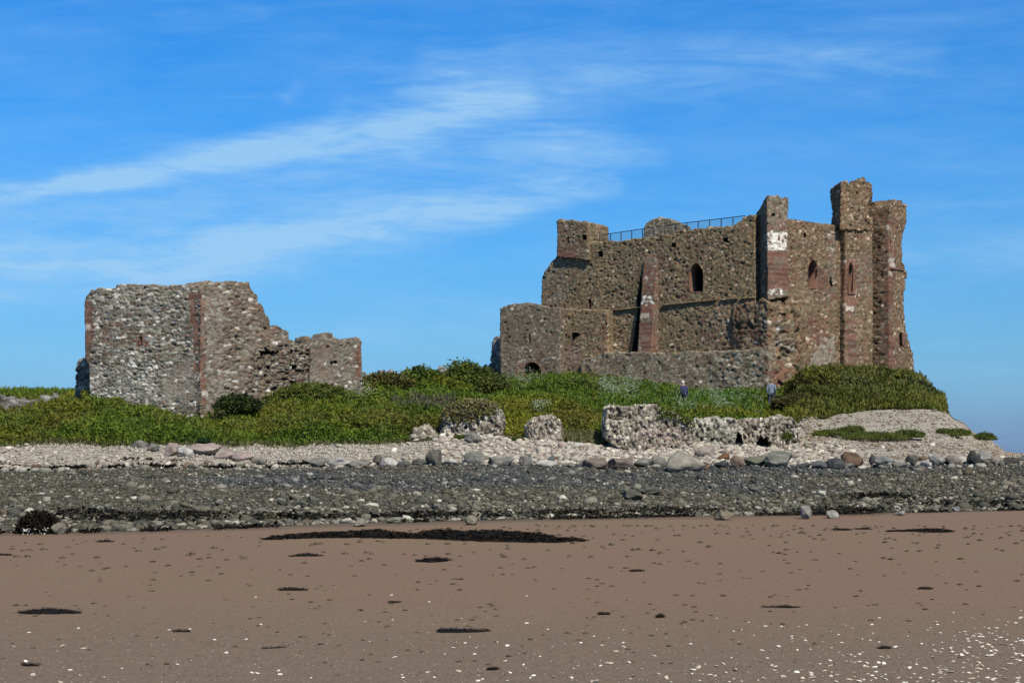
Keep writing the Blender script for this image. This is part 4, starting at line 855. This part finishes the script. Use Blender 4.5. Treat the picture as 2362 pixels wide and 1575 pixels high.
def bush(px, py, Y, rx, ry, col, label, cnt=3500, leaf=.09, col2=None, depth=1.0, stems=None, group='bushes on the bank', name='bush', up=.3, base=None, blades=False):
    X = (px - CX) / F * Y; zc = CH - (py - CY) / F * Y; Rx, Rz = rx / F * Y, ry / F * Y; Ry = (Rx + Rz) / 2 * depth
    g = float(zground(np.array([float(px)]), np.array([Y]))[0])
    th = rng.normal(size=(cnt, 3)); th /= np.linalg.norm(th, axis=1, keepdims=True); th[:, 2] = np.abs(th[:, 2]) * 1.0 - .25 * rng.random(cnt)
    lump = .55 + .8 * fbm(th * 2.3 + px, 3, 3) + .5 * (fbm(th * 6 + px, 6, 2) - .5)
    rad = lump * (1 - .35 * rng.random(cnt) ** 2)
    P = np.array([X, Y, zc]) + th * rad[:, None] * [Rx, Ry, Rz]; P[:, 2] = np.maximum(P[:, 2], zground(CX + F * P[:, 0] / P[:, 1], P[:, 1]) + .02)
    c1 = np.array(col) * 1.5; c2 = np.array(col2 if col2 else [v * .55 for v in col]) * 1.5; f = np.clip((fbm(th * 3 + px * 2, 12, 3) - .5) * 3 + .5, 0, 1)[:, None]
    C = (c1 * f + c2 * (1 - f)) * (.6 + .8 * rng.random(cnt))[:, None]
    root = empty(name, (X, Y, g), label, 'bush', group)
    leaves('crown', P, leaf * (.6 + .8 * rng.random(cnt)) * (.6 if blades else 1), C, parent=root, up=up, elong=4.5 if blades else 2.0, blades=blades)
    st = stems or [(0, 0, .3, .1)] * 1
    segs = []
    for k in range(3 if not stems else 0):
        a = k * 2.1 + px; segs.append(((X, Y, g - .1), (X + math.cos(a) * Rx * .4, Y + math.sin(a) * Ry * .3, zc + Rz * .35)))
    for k in (stems or []): segs.append((tuple(at(k[0], k[1], Y - Ry)), tuple(at(k[2], k[3], Y - Ry))))
    o = tubes('stem', [(Vector(a) - root.location, Vector(b) - root.location) for a, b in segs], .03 if not stems else .05, M['bark'], None); o.parent = root
    return root
M['bark'] = flat_mat('bark', (.05, .042, .03), .95)
bush(545, 938, 75.2, 52, 32, (.035, .052, .012), 'very dark round bush at the right foot of the pale tower', 5000, .08, (.012, .02, .006))
bush(470, 1018, 66.8, 15, 9, (.02, .06, .018), 'tiny dark green tuft on top of the broad pinkish boulder', 700, .05, group=None)
bush(720, 915, 79.5, 95, 30, (.085, .10, .018), 'low wide green bush humped against the broken tower wall', 9000, .09, (.06, .085, .016))
bush(893, 890, 87, 66, 31, (.105, .095, .024), 'olive-brown bush left of the two tall green bushes', 6500, .10, (.06, .062, .02))
bush(972, 887, 90, 62, 42, (.100, .125, .018), 'tall bright green bush, left one of the pair below the sky', 8000, .10, (.04, .07, .014))
bush(1078, 894, 91, 84, 60, (.085, .105, .018), 'tallest wide bush touching the left end of the keep', 11000, .10, (.036, .055, .014))
bush(985, 940, 80, 70, 26, (.085, .088, .045), 'greyish twiggy bush below the two tall green bushes', 6000, .07, (.06, .062, .03), stems=[(1034, 945, 1032, 905), (1050, 942, 1046, 900)])
bush(1135, 905, 86, 40, 34, (.085, .095, .02), 'small dull green bush right of the tallest bush', 4000, .09)
bush(1330, 909, 88, 75, 38, (.080, .098, .016), 'smooth green hump of scrub in front of the arched doorway side of the keep', 9000, .09, (.055, .08, .014))
bush(1880, 900, 88, 62, 56, (.11, .115, .018), 'big olive bush at the left of the headland scrub', 9000, .10, (.065, .060, .018))
bush(1965, 905, 88, 62, 38, (.095, .10, .026), 'greyish green bush in the middle of the headland scrub', 9000, .10, (.06, .068, .026))
bush(2045, 900, 90, 60, 50, (.10, .108, .018), 'olive bush under the right corner tower', 8500, .10, (.05, .062, .016))
bush(2110, 920, 88, 48, 44, (.055, .066, .018), 'dark green bush on the brow of the headland', 7500, .10, (.022, .032, .01))
bush(2138, 922, 90, 34, 26, (.065, .065, .024), 'brownish bush hanging over the headland edge', 4500, .09)
bush(1830, 935, 84, 50, 26, (.080, .075, .022), 'low brown-green bush above the gravel slope', 5000, .09, (.06, .045, .02))
bush(2010, 930, 84, 90, 20, (.060, .062, .02), 'long low fringe of scrub along the top of the gravel slope', 6000, .09)
G2 = 'grass patches on the gravel slope'
for px, py, rx, ry, lb in [(1965, 992, 30, 13, 'upper short grass clump on the gravel slope'), (1915, 1000, 42, 10, 'left grass strip on the gravel slope, above pale stones'), (2020, 1006, 70, 14, 'longest grass strip across the gravel slope'),
                           (2095, 1002, 40, 13, 'grass strip at mid slope right of the longest one'), (2200, 998, 42, 13, 'right grass patch near the slope outline'), (2272, 1008, 24, 13, 'small dark grass tuft on the slope outline'),
                           (1898, 968, 10, 8, 'little dark tuft in a hollow high on the gravel slope'), (1815, 1008, 11, 9, 'small dark tuft growing in the rightmost masonry remnant'), (1192, 1030, 14, 8, 'tiny tuft at the foot of the small square masonry lump'), (1060, 1022, 12, 7, 'tiny tuft below the grass-topped masonry lump')]:
    bush(px, py + ry * .5, hit(px, py + ry * .8) if py > 975 and px > 1850 else {1898: 79, 1815: 69.3, 1192: 67.2, 1060: 68.0}[px], rx, ry, (.085, .10, .02), lb, int(900 + rx * 45), .06, (.05, .07, .014), group=G2 if px > 1850 else None, name='grass_tuft', up=.1, depth=.9, blades=True)
leaves('seaweed', WP, wq, wc, parent=wr, up=.1, elong=2.5, mat='weed'); leaves('barnacles', BP, .02 + .02 * rng.random(60), np.tile((.6, .55, .5), (60, 1)), parent=wr, up=.2, elong=1.0, mat='shell')
# grass cap of the rounded lump
core = m2.children[0].data; nv = len(core.vertices); cv = np.empty(nv * 3, np.float32); core.vertices.foreach_get('co', cv); cv = cv.reshape(-1, 3).astype(float)
gx, gy_ = CX + F * cv[:, 0] / cv[:, 1], CY - F * (cv[:, 2] - CH) / cv[:, 1]
capm = inpoly(gx + rng.normal(size=nv) * 3, gy_ + rng.normal(size=nv) * 3, [(1022, 962), (1045, 974), (1090, 971), (1125, 957), (1152, 944), (1150, 920), (1090, 905), (1040, 920), (1015, 945)])
cp_ = cv[capm]; n = min(9000, len(cp_)); P = cp_[rng.integers(0, len(cp_), n)] + rng.normal(size=(n, 3)) * [.03, .03, .02] + [0, -.03, .02]
for mm, poly in ((m4, [(1518, 925), (1605, 925), (1605, 985), (1560, 966), (1520, 958)]), (m5, [(1684, 945), (1800, 940), (1800, 968), (1740, 972), (1684, 980)])):
    core = mm.children[0].data; nv = len(core.vertices); v2 = np.empty(nv * 3, np.float32); core.vertices.foreach_get('co', v2); v2 = v2.reshape(-1, 3).astype(float)
    hx, hy = CX + F * v2[:, 0] / v2[:, 1], CY - F * (v2[:, 2] - CH) / v2[:, 1]; v2 = v2[inpoly(hx + rng.normal(size=nv) * 5, hy + rng.normal(size=nv) * 4, poly)]; k_ = min(3500, len(v2))
    v2 = v2[rng.integers(0, len(v2), k_)] + rng.normal(size=(k_, 3)) * [.03, .03, .02] + [0, -.03, .02]
    leaves('grass_cap', v2, .05 + .05 * rng.random(k_), np.array([(.12, .16, .03), (.17, .16, .05), (.08, .13, .02)])[rng.integers(0, 3, k_)] * (.7 + .6 * rng.random(k_))[:, None], None, None, parent=mm, elong=2.2, up=.6)
leaves('grass_cap', P, .05 + .05 * rng.random(n), np.array([(.24, .20, .08), (.17, .18, .05), (.32, .33, .14), (.20, .15, .07)])[rng.integers(0, 4, n)] * (.7 + .6 * rng.random(n))[:, None], None, None, parent=m2, elong=2.2, up=.6)

# ---------------------------------------------------------------- seaweed, casts, shells
def on_sand(px, py): Y = 1.6 * F / (py - CY); return (px - CX) / F * Y, Y
def seaweed(outline_px, y_top, y_bot, label, hgt=.12, seed=0, dens=1.0, col=(.008, .006, .004)):
    hgt = hgt * (.6 if hgt > .15 else .38)
    """outline_px: x positions; y_top / y_bot: photo rows of the far and near edge at them."""
    xs = np.array(outline_px, float); m_ = 90 if len(xs) > 4 else 40; nn = 14
    pxs = np.linspace(xs[0], xs[-1], m_); t0 = np.interp(pxs, xs, y_top); t1 = np.interp(pxs, xs, y_bot)
    wob = (fbm(np.column_stack([pxs / 9, pxs * 0, pxs * 0 + seed]), 1, 3) - .5) * (t1 - t0).max() * .35
    Yn = 1.6 * F / (t1 + wob * .3 - CY); Yf = np.maximum(1.6 * F / (t0 + (t1 - t0) * .35 + wob - CY), Yn + .03)
    r = np.linspace(0, 1, nn); YY = Yn[:, None] + (Yf - Yn)[:, None] * r; XX = (pxs[:, None] - CX) / F * YY
    taper = np.sin(np.linspace(0, np.pi, m_)) ** .45
    hh = hgt * (np.sin(r * np.pi) ** .6)[None] * taper[:, None] * np.clip((t1 - t0) / (t1 - t0).max() * 1.1, .15, 1)[:, None]
    nz_ = fbm(np.column_stack([XX.ravel() / .12, YY.ravel() / .12, 0 * XX.ravel() + seed]), 5, 3).reshape(XX.shape)
    ZZ = np.where(hh > 1e-4, hh * (.45 + nz_), -.01) + .004 + (fbm(np.column_stack([XX.ravel() / 4, YY.ravel() / 4, 0 * XX.ravel()]), 70, 3).reshape(XX.shape) - .5) * .05
    idx = np.arange(m_ * nn).reshape(m_, nn); Q = np.stack([idx[:-1, :-1], idx[1:, :-1], idx[1:, 1:], idx[:-1, 1:]], -1).reshape(-1, 4)
    V1 = np.column_stack([XX.ravel(), YY.ravel(), ZZ.ravel()]); C1 = np.tile(col, (len(V1), 1)) * (.5 + 1.1 * nz_.ravel())[:, None]
    # fronds: short curling straps over and around the heap
    area = (Yf - Yn).mean() * (XX[-1, 0] - XX[0, 0]); nf = int(min(7000, max(160, area * 1500)) * dens); fs = min(1.0, max(.28, Yn.mean() / 32)) * min(1, .45 + hgt * 6)
    a = rng.integers(0, m_ - 1, nf); b_ = rng.integers(0, nn, nf); base = np.column_stack([XX[a, b_], YY[a, b_], ZZ[a, b_] + .005])
    base += rng.normal(size=base.shape) * [.02 * fs, .03 * fs, .003]; base[:, 2] = np.maximum(base[:, 2], .0)
    an = rng.random(nf) * 6.28; ln = (.03 + .05 * rng.random(nf)) * fs; d1 = np.column_stack([np.cos(an), np.sin(an), rng.random(nf) * .5]) * ln[:, None]
    an2 = an + rng.normal(size=nf); d2 = np.column_stack([np.cos(an2), np.sin(an2), -rng.random(nf) * .4]) * ln[:, None]; s_ = np.column_stack([-np.sin(an), np.cos(an), .4 * rng.normal(size=nf)]) * .011 * fs
    V2 = np.stack([base - s_, base + s_, base + d1 + s_, base + d1 - s_, base + d1 + d2 + s_ * .5, base + d1 + d2 - s_ * .5], 1); V2[..., 2] = np.maximum(V2[..., 2], .001)
    o2 = len(V1) + np.arange(nf)[:, None] * 6; Q2 = np.concatenate([o2 + [0, 1, 2, 3], o2 + [3, 2, 4, 5]])
    C2 = np.repeat(np.array([(.010, .007, .004), (.018, .014, .007), (.006, .005, .003), (.030, .020, .010)])[rng.integers(0, 4, nf)], 6, 0)
    o = link('seaweed', mesh_np('seaweed', np.concatenate([V1, V2.reshape(-1, 3)]), np.concatenate([Q, Q2]), np.concatenate([C1, C2])), M['weed'])
    return tag(o, label, 'seaweed', 'black seaweed left on the sand')
SW = [([615, 640, 720, 830, 860, 900, 945, 1020, 1080, 1130, 1180, 1240, 1300, 1350], [1243, 1235, 1230, 1226, 1224, 1228, 1233, 1226, 1228, 1226, 1227, 1231, 1240, 1246], [1245, 1245, 1243, 1241, 1242, 1242, 1242, 1246, 1248, 1250, 1251, 1252, 1251, 1248], 'longest bank of black seaweed lying along the far sand', .2, 1),
      ([40, 60, 120, 165, 190], [1412, 1405, 1401, 1405, 1411], [1415, 1417, 1417, 1416, 1414], 'black seaweed heap in the left foreground', .07, 1),
      ([667, 690, 710, 725, 745], [1281, 1277, 1275, 1276, 1281], [1283, 1283, 1283, 1283, 1282], 'small seaweed wisp under the left end of the long bank', .06, .8),
      ([958, 985, 1005, 1030, 1038], [1292, 1287, 1284, 1287, 1289], [1294, 1296, 1296, 1294, 1291], 'seaweed clump under the middle of the long bank', .09, 1),
      ([642, 660, 690, 710], [1355, 1353, 1355, 1356], [1360, 1360, 1360, 1360], 'straight seaweed strand on the mid sand left of centre', .04, .8),
      ([1006, 1014, 1050, 1100, 1132], [1450, 1446, 1447, 1449, 1452], [1455, 1457, 1457, 1456, 1453], 'tapering seaweed heap in the central foreground', .05, 1),
      ([1755, 1790, 1820, 1850], [1397, 1396, 1395, 1397], [1400, 1401, 1402, 1400], 'thin seaweed strand in the right foreground', .04, .8),
      ([2048, 2100, 2140, 2170, 2200], [1224, 1222, 1217, 1217, 1223], [1226, 1226, 1227, 1227, 1225], 'seaweed clump on the far sand at the right', .09, 1),
      ([1920, 1950, 1965], [1219, 1219, 1221], [1222, 1223, 1222], 'small dark seaweed strip left of the far right clump', .05, .8),
      ([1970, 1995, 2012], [1218, 1217, 1218], [1220, 1220, 1220], 'faint seaweed wisp between two darker ones at far right', .03, .6),
      ([222, 240, 262], [1246, 1245, 1247], [1249, 1249, 1249], 'tiny seaweed strip near the black weedy rock', .04, .7),
      ([-12, 10, 28], [1279, 1278, 1280], [1282, 1282, 1282], 'seaweed scrap cut by the left edge of the picture', .03, .7),
      ([1452, 1470, 1488], [1314, 1313, 1315], [1317, 1317, 1316], 'lone seaweed scrap on the mid sand right of centre', .03, .6),
      ([2117, 2135, 2152], [1355, 1354, 1356], [1358, 1358, 1358], 'thin seaweed scrap on the right middle sand', .03, .6),
      ([1513, 1524, 1534], [1419, 1418, 1421], [1424, 1424, 1423], 'short black scrap of seaweed right of the tapering heap', .03, .9),
      ([2024, 2040, 2056], [1494, 1492, 1495], [1498, 1498, 1498], 'small seaweed scrap among white shells, right foreground', .02, .8),
      ([1122, 1135, 1150], [1544, 1543, 1544], [1547, 1548, 1547], 'short dark stick of seaweed close to the camera', .02, .8),
      ([398, 415, 440], [1457, 1456, 1458], [1460, 1460, 1460], 'faint seaweed strip in the left foreground', .02, .5),
      ([896, 908, 925], [1385, 1385, 1387], [1388, 1388, 1388], 'short curled seaweed scrap left of the tapering heap', .02, .6),
      ([605, 630, 662], [1497, 1495, 1493], [1499, 1498, 1495], 'thin slanting seaweed stalk with a shell on it', .015, .5),
      ([50, 68, 90], [1532, 1533, 1534], [1537, 1538, 1537], 'small ragged seaweed scrap in the lower left corner', .02, .8),
      ([1378, 1392, 1408], [1411, 1411, 1412], [1414, 1415, 1414], 'small seaweed scrap near the centre foreground', .02, .6)]
for q, (a, b_, c_, lb, h_, dn) in enumerate(SW): seaweed(a, b_, c_, lb, h_, q, dn)
n = 9000; px = rng.uniform(-100, 2450, n); Y = Ya(px) + rng.normal(size=n) * .3 - .02   # weed caught along the edge of the stones
keepm = fbm(np.column_stack([px / 90, px * 0, px * 0]), 200, 3) > .47; px, Y = px[keepm], Y[keepm]; n = len(px)
leaves('tideline_weed', np.column_stack([(px - CX) / F * Y, Y, rng.random(n) * .05 + .01]), .03 + .05 * rng.random(n), np.tile((.014, .011, .007), (n, 1)), 'stuff', 'dark weed caught along the edge of the stones', up=1.5, mat='weed')
for (x0_, x1_, yy_, m_) in ((-60, 640, 1085, 2600), (640, 900, 1082, 900), (170, 420, 1074, 500), (-40, 60, 1074, 120)):  # narrow broken lines of near-black flecks
    px = rng.uniform(x0_, x1_, m_); Y = 60.1 + (1085 - yy_) * .17 + (fbm(np.column_stack([px / 60, px * 0, px * 0]), 300, 3) - .5) * 1.2 + rng.normal(size=m_) * .08; kk_ = fbm(np.column_stack([px / 30, px * 0, px * 0 + yy_]), 301, 2) > .36; px, Y = px[kk_], Y[kk_]; n = len(px)
    leaves('black_line', np.column_stack([(px - CX) / F * Y, Y, zground(px, Y) + .03 + .06 * rng.random(n)]), .05 + .07 * rng.random(n), np.tile((.012, .010, .007), (n, 1)), 'stuff', 'thin black line along the top of the dark stones', up=1.2, mat='weed')
# weed patches hanging in the lower stones
PT = [(1080, 1195, 70), (420, 1200, 60), (300, 1205, 90), (1320, 1190, 60), (2020, 1152, 40), (1950, 1185, 60), (2250, 1168, 80), (1560, 1185, 60), (700, 1200, 70), (950, 1195, 60), (200, 1195, 50)]
P, Cw = [], []
for px0, py0, w_ in PT:
    for q in range(700):
        x, y = px0 + rng.normal() * w_ * 1.1, py0 + rng.normal() * 1.6 + 3 * math.sin(px0 + q % 3 * 2); Yh = hit(x, min(y, 1184 + 45)); P.append(((x - CX) / F * Yh, Yh, float(zground(np.array([x]), np.array([Yh]))[0]) + .08 + .08 * rng.random()))
leaves('shore_weed', np.array(P), .03 + .06 * rng.random(len(P)), np.tile((.016, .015, .009), (len(P), 1)) * (.5 + rng.random(len(P)))[:, None], 'stuff', 'dark weed draped over the lower stones', up=1.5, mat='weed')

# worm casts
def cast_mesh(seed):
    r_ = np.random.default_rng(seed); V, Q = [], []
    pts = []; a = r_.random() * 6
    for k in range(26):
        rr = .9 * (1 - k / 30) * (.7 + .5 * r_.random()); a += .75 + .5 * r_.random(); pts.append((math.cos(a) * rr, math.sin(a) * rr, .06 + .5 * k / 26))
    for k, p in enumerate(pts):
        q = pts[min(k + 1, 25)] if k < 25 else (p[0], p[1], p[2] + .1); d = Vector(q) - Vector(p); d = d.normalized() if d.length > 1e-5 else Vector((0, 0, 1)); x = d.orthogonal().normalized(); y = d.cross(x)
        for m_ in range(5): an = m_ * 1.2566; v = Vector(p) + (x * math.cos(an) + y * math.sin(an)) * .17; V.append(tuple(v))
        if k < 25:
            for m_ in range(5): Q.append((k * 5 + m_, k * 5 + (m_ + 1) % 5, k * 5 + 5 + (m_ + 1) % 5, k * 5 + 5 + m_))
    V = np.array(V); V[:, 2] = np.maximum(V[:, 2], -.1)
    return V, np.array(Q)
CM = []
for q in range(4):
    V, Q = cast_mesh(q); me = mesh_np('worm_cast', V, Q, np.tile([(.115, .082, .052), (.105, .075, .050), (.125, .088, .055), (.085, .062, .042)][q], (len(V), 1))); me.materials.append(M['cast']); CM.append((me, V, Q))
def cast_pos(n):
    out = []
    while len(out) < n:
        y = 1212 + 330 * rng.random() ** 2.5; x = rng.uniform(-20, 2380)
        if y < float(np.interp(x, [0, 260, 800, 1200, 1600, 1900, 2362], [1240, 1238, 1222, 1210, 1200, 1196, 1186])) + 3: continue
        out.append((x, y))
    return out
cp = sorted(cast_pos(620), key=lambda p: -p[1])
zs = lambda X, Y: float((fbm(np.array([[X / 4, Y / 4, 0]]), 70, 3)[0] - .5) * .05 + (fbm(np.array([[X / .9, Y / .9, 0]]), 71, 2)[0] - .5) * .02)
for q, (x, y) in enumerate(cp[:300]):
    X, Y = on_sand(x, y); o = bpy.data.objects.new('worm_cast', CM[q % 4][0]); COL.objects.link(o); s_ = (.022 + .026 * rng.random()) * min(1, max(.45, Y / 24)); o.scale = (s_ * 1.3, s_ * 1.3, s_ * .8)
    o.location = (X, Y, zs(X, Y)); o.rotation_euler = (0, 0, rng.random() * 6.28); tag(o, 'small coiled lugworm cast of darker sand on the beach', 'worm cast', 'worm casts dotted over the sand')
VV, QQ = [], []; k0 = 0
for q, (x, y) in enumerate(cp[300:]):
    X, Y = on_sand(x, y); me, V, Q = CM[q % 4]; s_ = .025 + .03 * rng.random(); VV.append(V * [s_ * 1.3, s_ * 1.3, s_] + [X, Y, zs(X, Y)]); QQ.append(Q + k0); k0 += len(V)
tag(link('worm_casts', mesh_np('worm_casts', np.concatenate(VV), np.concatenate(QQ), np.tile((.12, .09, .06), (k0, 1))), M['cast']), 'many tiny far worm casts below the stones', None, None, 'stuff')
# shells
def shell_mesh(seed, asp):
    r_ = np.random.default_rng(seed); V, Q = [], []; m_, k_ = 12, 4
    for i in range(k_ + 1):
        t = i / k_
        for j in range(m_):
            an = j / m_ * 6.283; rr = math.sin(t * math.pi / 2) * (1 + .06 * math.cos(an * 6)); V.append((rr * math.cos(an) * asp, rr * math.sin(an) - (1 - t) * .35, .42 * math.cos(t * math.pi / 2)))
    for i in range(k_):
        for j in range(m_): Q.append((i * m_ + j, i * m_ + (j + 1) % m_, (i + 1) * m_ + (j + 1) % m_, (i + 1) * m_ + j))
    return np.array(V), np.array(Q)
SM = []
for q in range(4):
    V, Q = shell_mesh(q, [1.0, 1.3, 1.7, 1.15][q]); me = mesh_np('shell', V, Q, np.tile([(.72, .66, .55), (.80, .75, .65), (.50, .43, .33), (.62, .54, .43)][q], (len(V), 1)), smooth=True); me.materials.append(M['shell']); SM.append((me, V, Q))
sp_ = [(67, 1460), (181, 1451), (590, 1376), (568, 1477), (642, 1547), (646, 1556), (60, 1527), (76, 1557), (602, 1440), (495, 1480), (1046, 1495), (1165, 1528), (1215, 1434), (1215, 1372), (1170, 1490), (1340, 1482), (903, 1370), (990, 1385), (1100, 1495)]
def sh_pos(n):
    out = []
    while len(out) < n:
        x = rng.uniform(0, 2362); y = rng.uniform(1380, 1578); w_ = ((y - 1380) / 195) ** 1.6 * (.035 + .8 * (x / 2362) ** 3) + .9 * math.exp(-((x - 2300) / 90) ** 2 - ((y - 1480) / 45) ** 2)
        if rng.random() < w_: out.append((x, y))
    return out
allp = sorted(sp_ + sh_pos(400), key=lambda p: -p[1]); VV, QQ, k0 = [], [], 0
for q, (x, y) in enumerate(allp):
    X, Y = on_sand(x, y); s_ = .006 + .010 * rng.random() ** 1.5; e = (rng.normal() * .25, rng.normal() * .25, rng.random() * 6.28)
    if (x, y) in sp_: s_ = .015
    if q < 300:
        o = bpy.data.objects.new('shell', SM[q % 4][0]); COL.objects.link(o); o.scale = (s_ * 1.2, s_ * 1.2, s_); o.location = (X, Y, zs(X, Y) + .002); o.rotation_euler = e
        tag(o, 'little white cockle shell lying on the sand', 'shell', 'white shells scattered over the near sand')
    else:
        me, V, Q = SM[q % 4]; c, s2 = math.cos(e[2]), math.sin(e[2]); V = V * s_; V = np.column_stack([V[:, 0] * c - V[:, 1] * s2, V[:, 0] * s2 + V[:, 1] * c, V[:, 2]]); VV.append(V + [X, Y, zs(X, Y)]); QQ.append(Q + k0); k0 += len(V)
tag(link('far_shells', mesh_np('far_shells', np.concatenate(VV), np.concatenate(QQ), np.tile((.78, .73, .65), (k0, 1)), smooth=True), M['shell']), 'smaller white shells farther out on the sand', None, None, 'stuff')
# shell grit
n = 5200; gy = 1420 + 160 * rng.random(n) ** .7; gx = rng.uniform(-20, 2390, n); gY = 1.6 * F / (gy - CY); X = (gx - CX) / F * gY
zz = (fbm(np.column_stack([X / 4, gY / 4, 0 * X]), 70, 3) - .5) * .05 + (fbm(np.column_stack([X / .9, gY / .9, 0 * X]), 71, 2) - .5) * .02
gc = np.array([(.33, .27, .20), (.10, .08, .06), (.5, .45, .38), (.07, .055, .045), (.20, .16, .12)])[rng.integers(0, 5, n)]
scatter('sand_grit', gx, gY, .003 + .005 * rng.random(n) ** 2, gc, 'fine grit and shell crumbs on the near sand', flat=.5, z=zz)

# ---------------------------------------------------------------- people
def skin_body(name, joints, edges, mat, parent, root=0, sub=2):
    me = bpy.data.meshes.new(name); me.from_pydata([j[:3] for j in joints], edges, []); me.update()
    o = bpy.data.objects.new(name, me); COL.objects.link(o); sm = o.modifiers.new('skin', 'SKIN'); sm.use_smooth_shade = True
    for k, v in enumerate(me.skin_vertices[0].data):
        r_ = joints[k][3]; v.radius = (r_[0], r_[1]) if isinstance(r_, tuple) else (r_, r_); v.use_root = (k == root)
    ss = o.modifiers.new('sub', 'SUBSURF'); ss.levels = ss.render_levels = sub
    dg = bpy.context.evaluated_depsgraph_get(); m2_ = bpy.data.meshes.new_from_object(o.evaluated_get(dg)); bpy.data.objects.remove(o)
    m2_.materials.clear(); m2_.materials.append(mat); q = bpy.data.objects.new(name, m2_); COL.objects.link(q); q.parent = parent
    return q
SKIN = flat_mat('skin', (.42, .27, .20), .6, 0, .08)
def person(px, py_top, Y, hgt, label, top_col, leg_col, cap=None, hair=(.12, .10, .08), lean=0.0, rz=0.0, hood=False, bag=False):
    g = CH - (py_top - CY) / F * Y - hgt
    root = empty('person', ((px - CX) / F * Y, Y, g), label, 'person', None); k = hgt / 1.75; root.rotation_euler = (0, 0, rz); root.scale = (k, k, k)
    # faces -> +Y (away from the viewer), walking; one skinned figure with hands
    ln = lean
    J = [(0, 0, .95, (.15, .11)), (0, .02 + ln * .3, 1.15, (.14, .10)), (0, .03 + ln * .7, 1.38, (.17, .11)), (0, .04 + ln, 1.50, (.07, .07)), (0, .05 + ln * 1.3, 1.60, (.085, .10)), (0, .06 + ln * 1.4, 1.70, (.075, .09)),
         (.09, .02, .90, .095), (.10, .10, .50, .062), (.10, -.02, .09, .045), (.11, .10, .04, .04), (-.09, 0, .90, .095), (-.10, -.02, .50, .062), (-.10, -.22, .13, .045), (-.11, -.12, .04, .04),
         (.19, .03 + ln * .7, 1.40, .06), (.24, .0 + ln * .6, 1.14, .045), (.24, .14 + ln * .6, .92, .032), (-.19, .03 + ln * .7, 1.40, .06), (-.25, -.06 + ln * .5, 1.14, .045), (-.24, .02 + ln * .5, .90, .032)]
    E = [(0, 1), (1, 2), (2, 3), (3, 4), (4, 5), (0, 6), (6, 7), (7, 8), (8, 9), (0, 10), (10, 11), (11, 12), (12, 13), (2, 14), (14, 15), (15, 16), (2, 17), (17, 18), (18, 19)]
    for base, sx in ((16, 1), (19, -1)):
        x, y, z, _ = J[base]; pk = len(J); J.append((x, y + .03, z - .06, .028)); E.append((base, pk))
        for f_ in range(4):
            a_ = len(J); J.append((x + (f_ - 1.5) * .018 * sx, y + .045, z - .11 - .006 * (1.5 - abs(f_ - 1.5)), .009)); J.append((x + (f_ - 1.5) * .019 * sx, y + .035, z - .15, .008)); E += [(pk, a_), (a_, a_ + 1)]
        a_ = len(J); J.append((x - .035 * sx, y + .06, z - .09, .010)); J.append((x - .03 * sx, y + .07, z - .125, .009)); E += [(pk, a_), (a_, a_ + 1)]
    skin_body('body', J, E, SKIN, root)
    def grow(js, d): return [(a, b, c, tuple(v + d for v in r_) if isinstance(r_, tuple) else r_ + d) for a, b, c, r_ in js]
    idx = [0, 1, 2, 3, 14, 15, 16, 17, 18, 19]; mp_ = {v: q for q, v in enumerate(idx)}
    T = grow([J[i] for i in idx], .025); T[0] = (T[0][0], T[0][1], .84, (.185, .14)); T[3] = (T[3][0], T[3][1], 1.49, (.085, .08))
    for w_ in (6, 9): T[w_] = (T[w_][0], T[w_][1], T[w_][2] + .05, .045)
    Et = [(mp_[a], mp_[b]) for a, b in E if a in mp_ and b in mp_]
    skin_body('jacket', T, Et, flat_mat('cloth_' + label[:9], top_col, .9, 0, .25), root)
    idx = [0, 6, 7, 8, 10, 11, 12]; mp_ = {v: q for q, v in enumerate(idx)}; T = grow([J[i] for i in idx], .016)
    skin_body('trousers', T, [(mp_[a], mp_[b]) for a, b in E if a in mp_ and b in mp_], flat_mat('trouser_' + label[:9], leg_col, .9, 0, .2), root)
    for nm, a, b, c in (('shoe', .105, .06, .045), ('shoe', -.105, -.15, .055)):
        V = ICO4 * [.048, .13, .045]; V[:, 2] = np.maximum(V[:, 2], -.035); o = link(nm, mesh_np(nm, V, IF4, smooth=True), M['iron']); o.parent = root; o.location = (a, b, c)
    hz = J[4]
    V = ICO4 * [.098, .115, .13]; V = V * (1 + .05 * (fbm(V * 12, 3, 2) - .5))[:, None]
    capm = V[:, 2] > -.02
    if cap:
        V2 = V.copy(); V2[~capm, 2] = -.02; brim = (V2[:, 2] < .0) & (V2[:, 1] > .03); V2[brim, 1] *= 1.6
        o = link('cap', mesh_np('cap', V2, IF4, smooth=True), flat_mat('cap_cloth', cap, .9)); o.parent = root; o.location = (hz[0], hz[1] + .005, hz[2] + .07)
    else:
        V2 = V * [1, 1, 1.0]; V2[:, 1] -= .012; o = link('hood' if hood else 'hair', mesh_np('hair', V2, IF4, smooth=True), flat_mat('hair_' + label[:7], hair, .9)); o.parent = root; o.location = (hz[0], hz[1] - .01, hz[2] + .045)
    V = np.array([(0, .11, -.02), (-.012, .09, -.03), (.012, .09, -.03), (0, .085, .02)]); o = link('nose', mesh_np('nose', V, [(0, 1, 3), (0, 3, 2), (0, 2, 1)]), SKIN); o.parent = root; o.location = (hz[0], hz[1] + .01, hz[2] + .03)
    return root
p1 = person(1580, 879, 85.5, 1.72, 'person in navy jacket and white cap walking through the weeds below the keep', (.025, .032, .075), (.015, .02, .032), cap=(.6, .6, .58), lean=.12, rz=.5)
p2 = person(1779, 875, 87.0, 1.72, 'person in a pale blue-grey coat standing by the rubble at the keep', (.15, .19, .25), (.04, .05, .075), hair=(.19, .13, .10), lean=.06, rz=-.3)
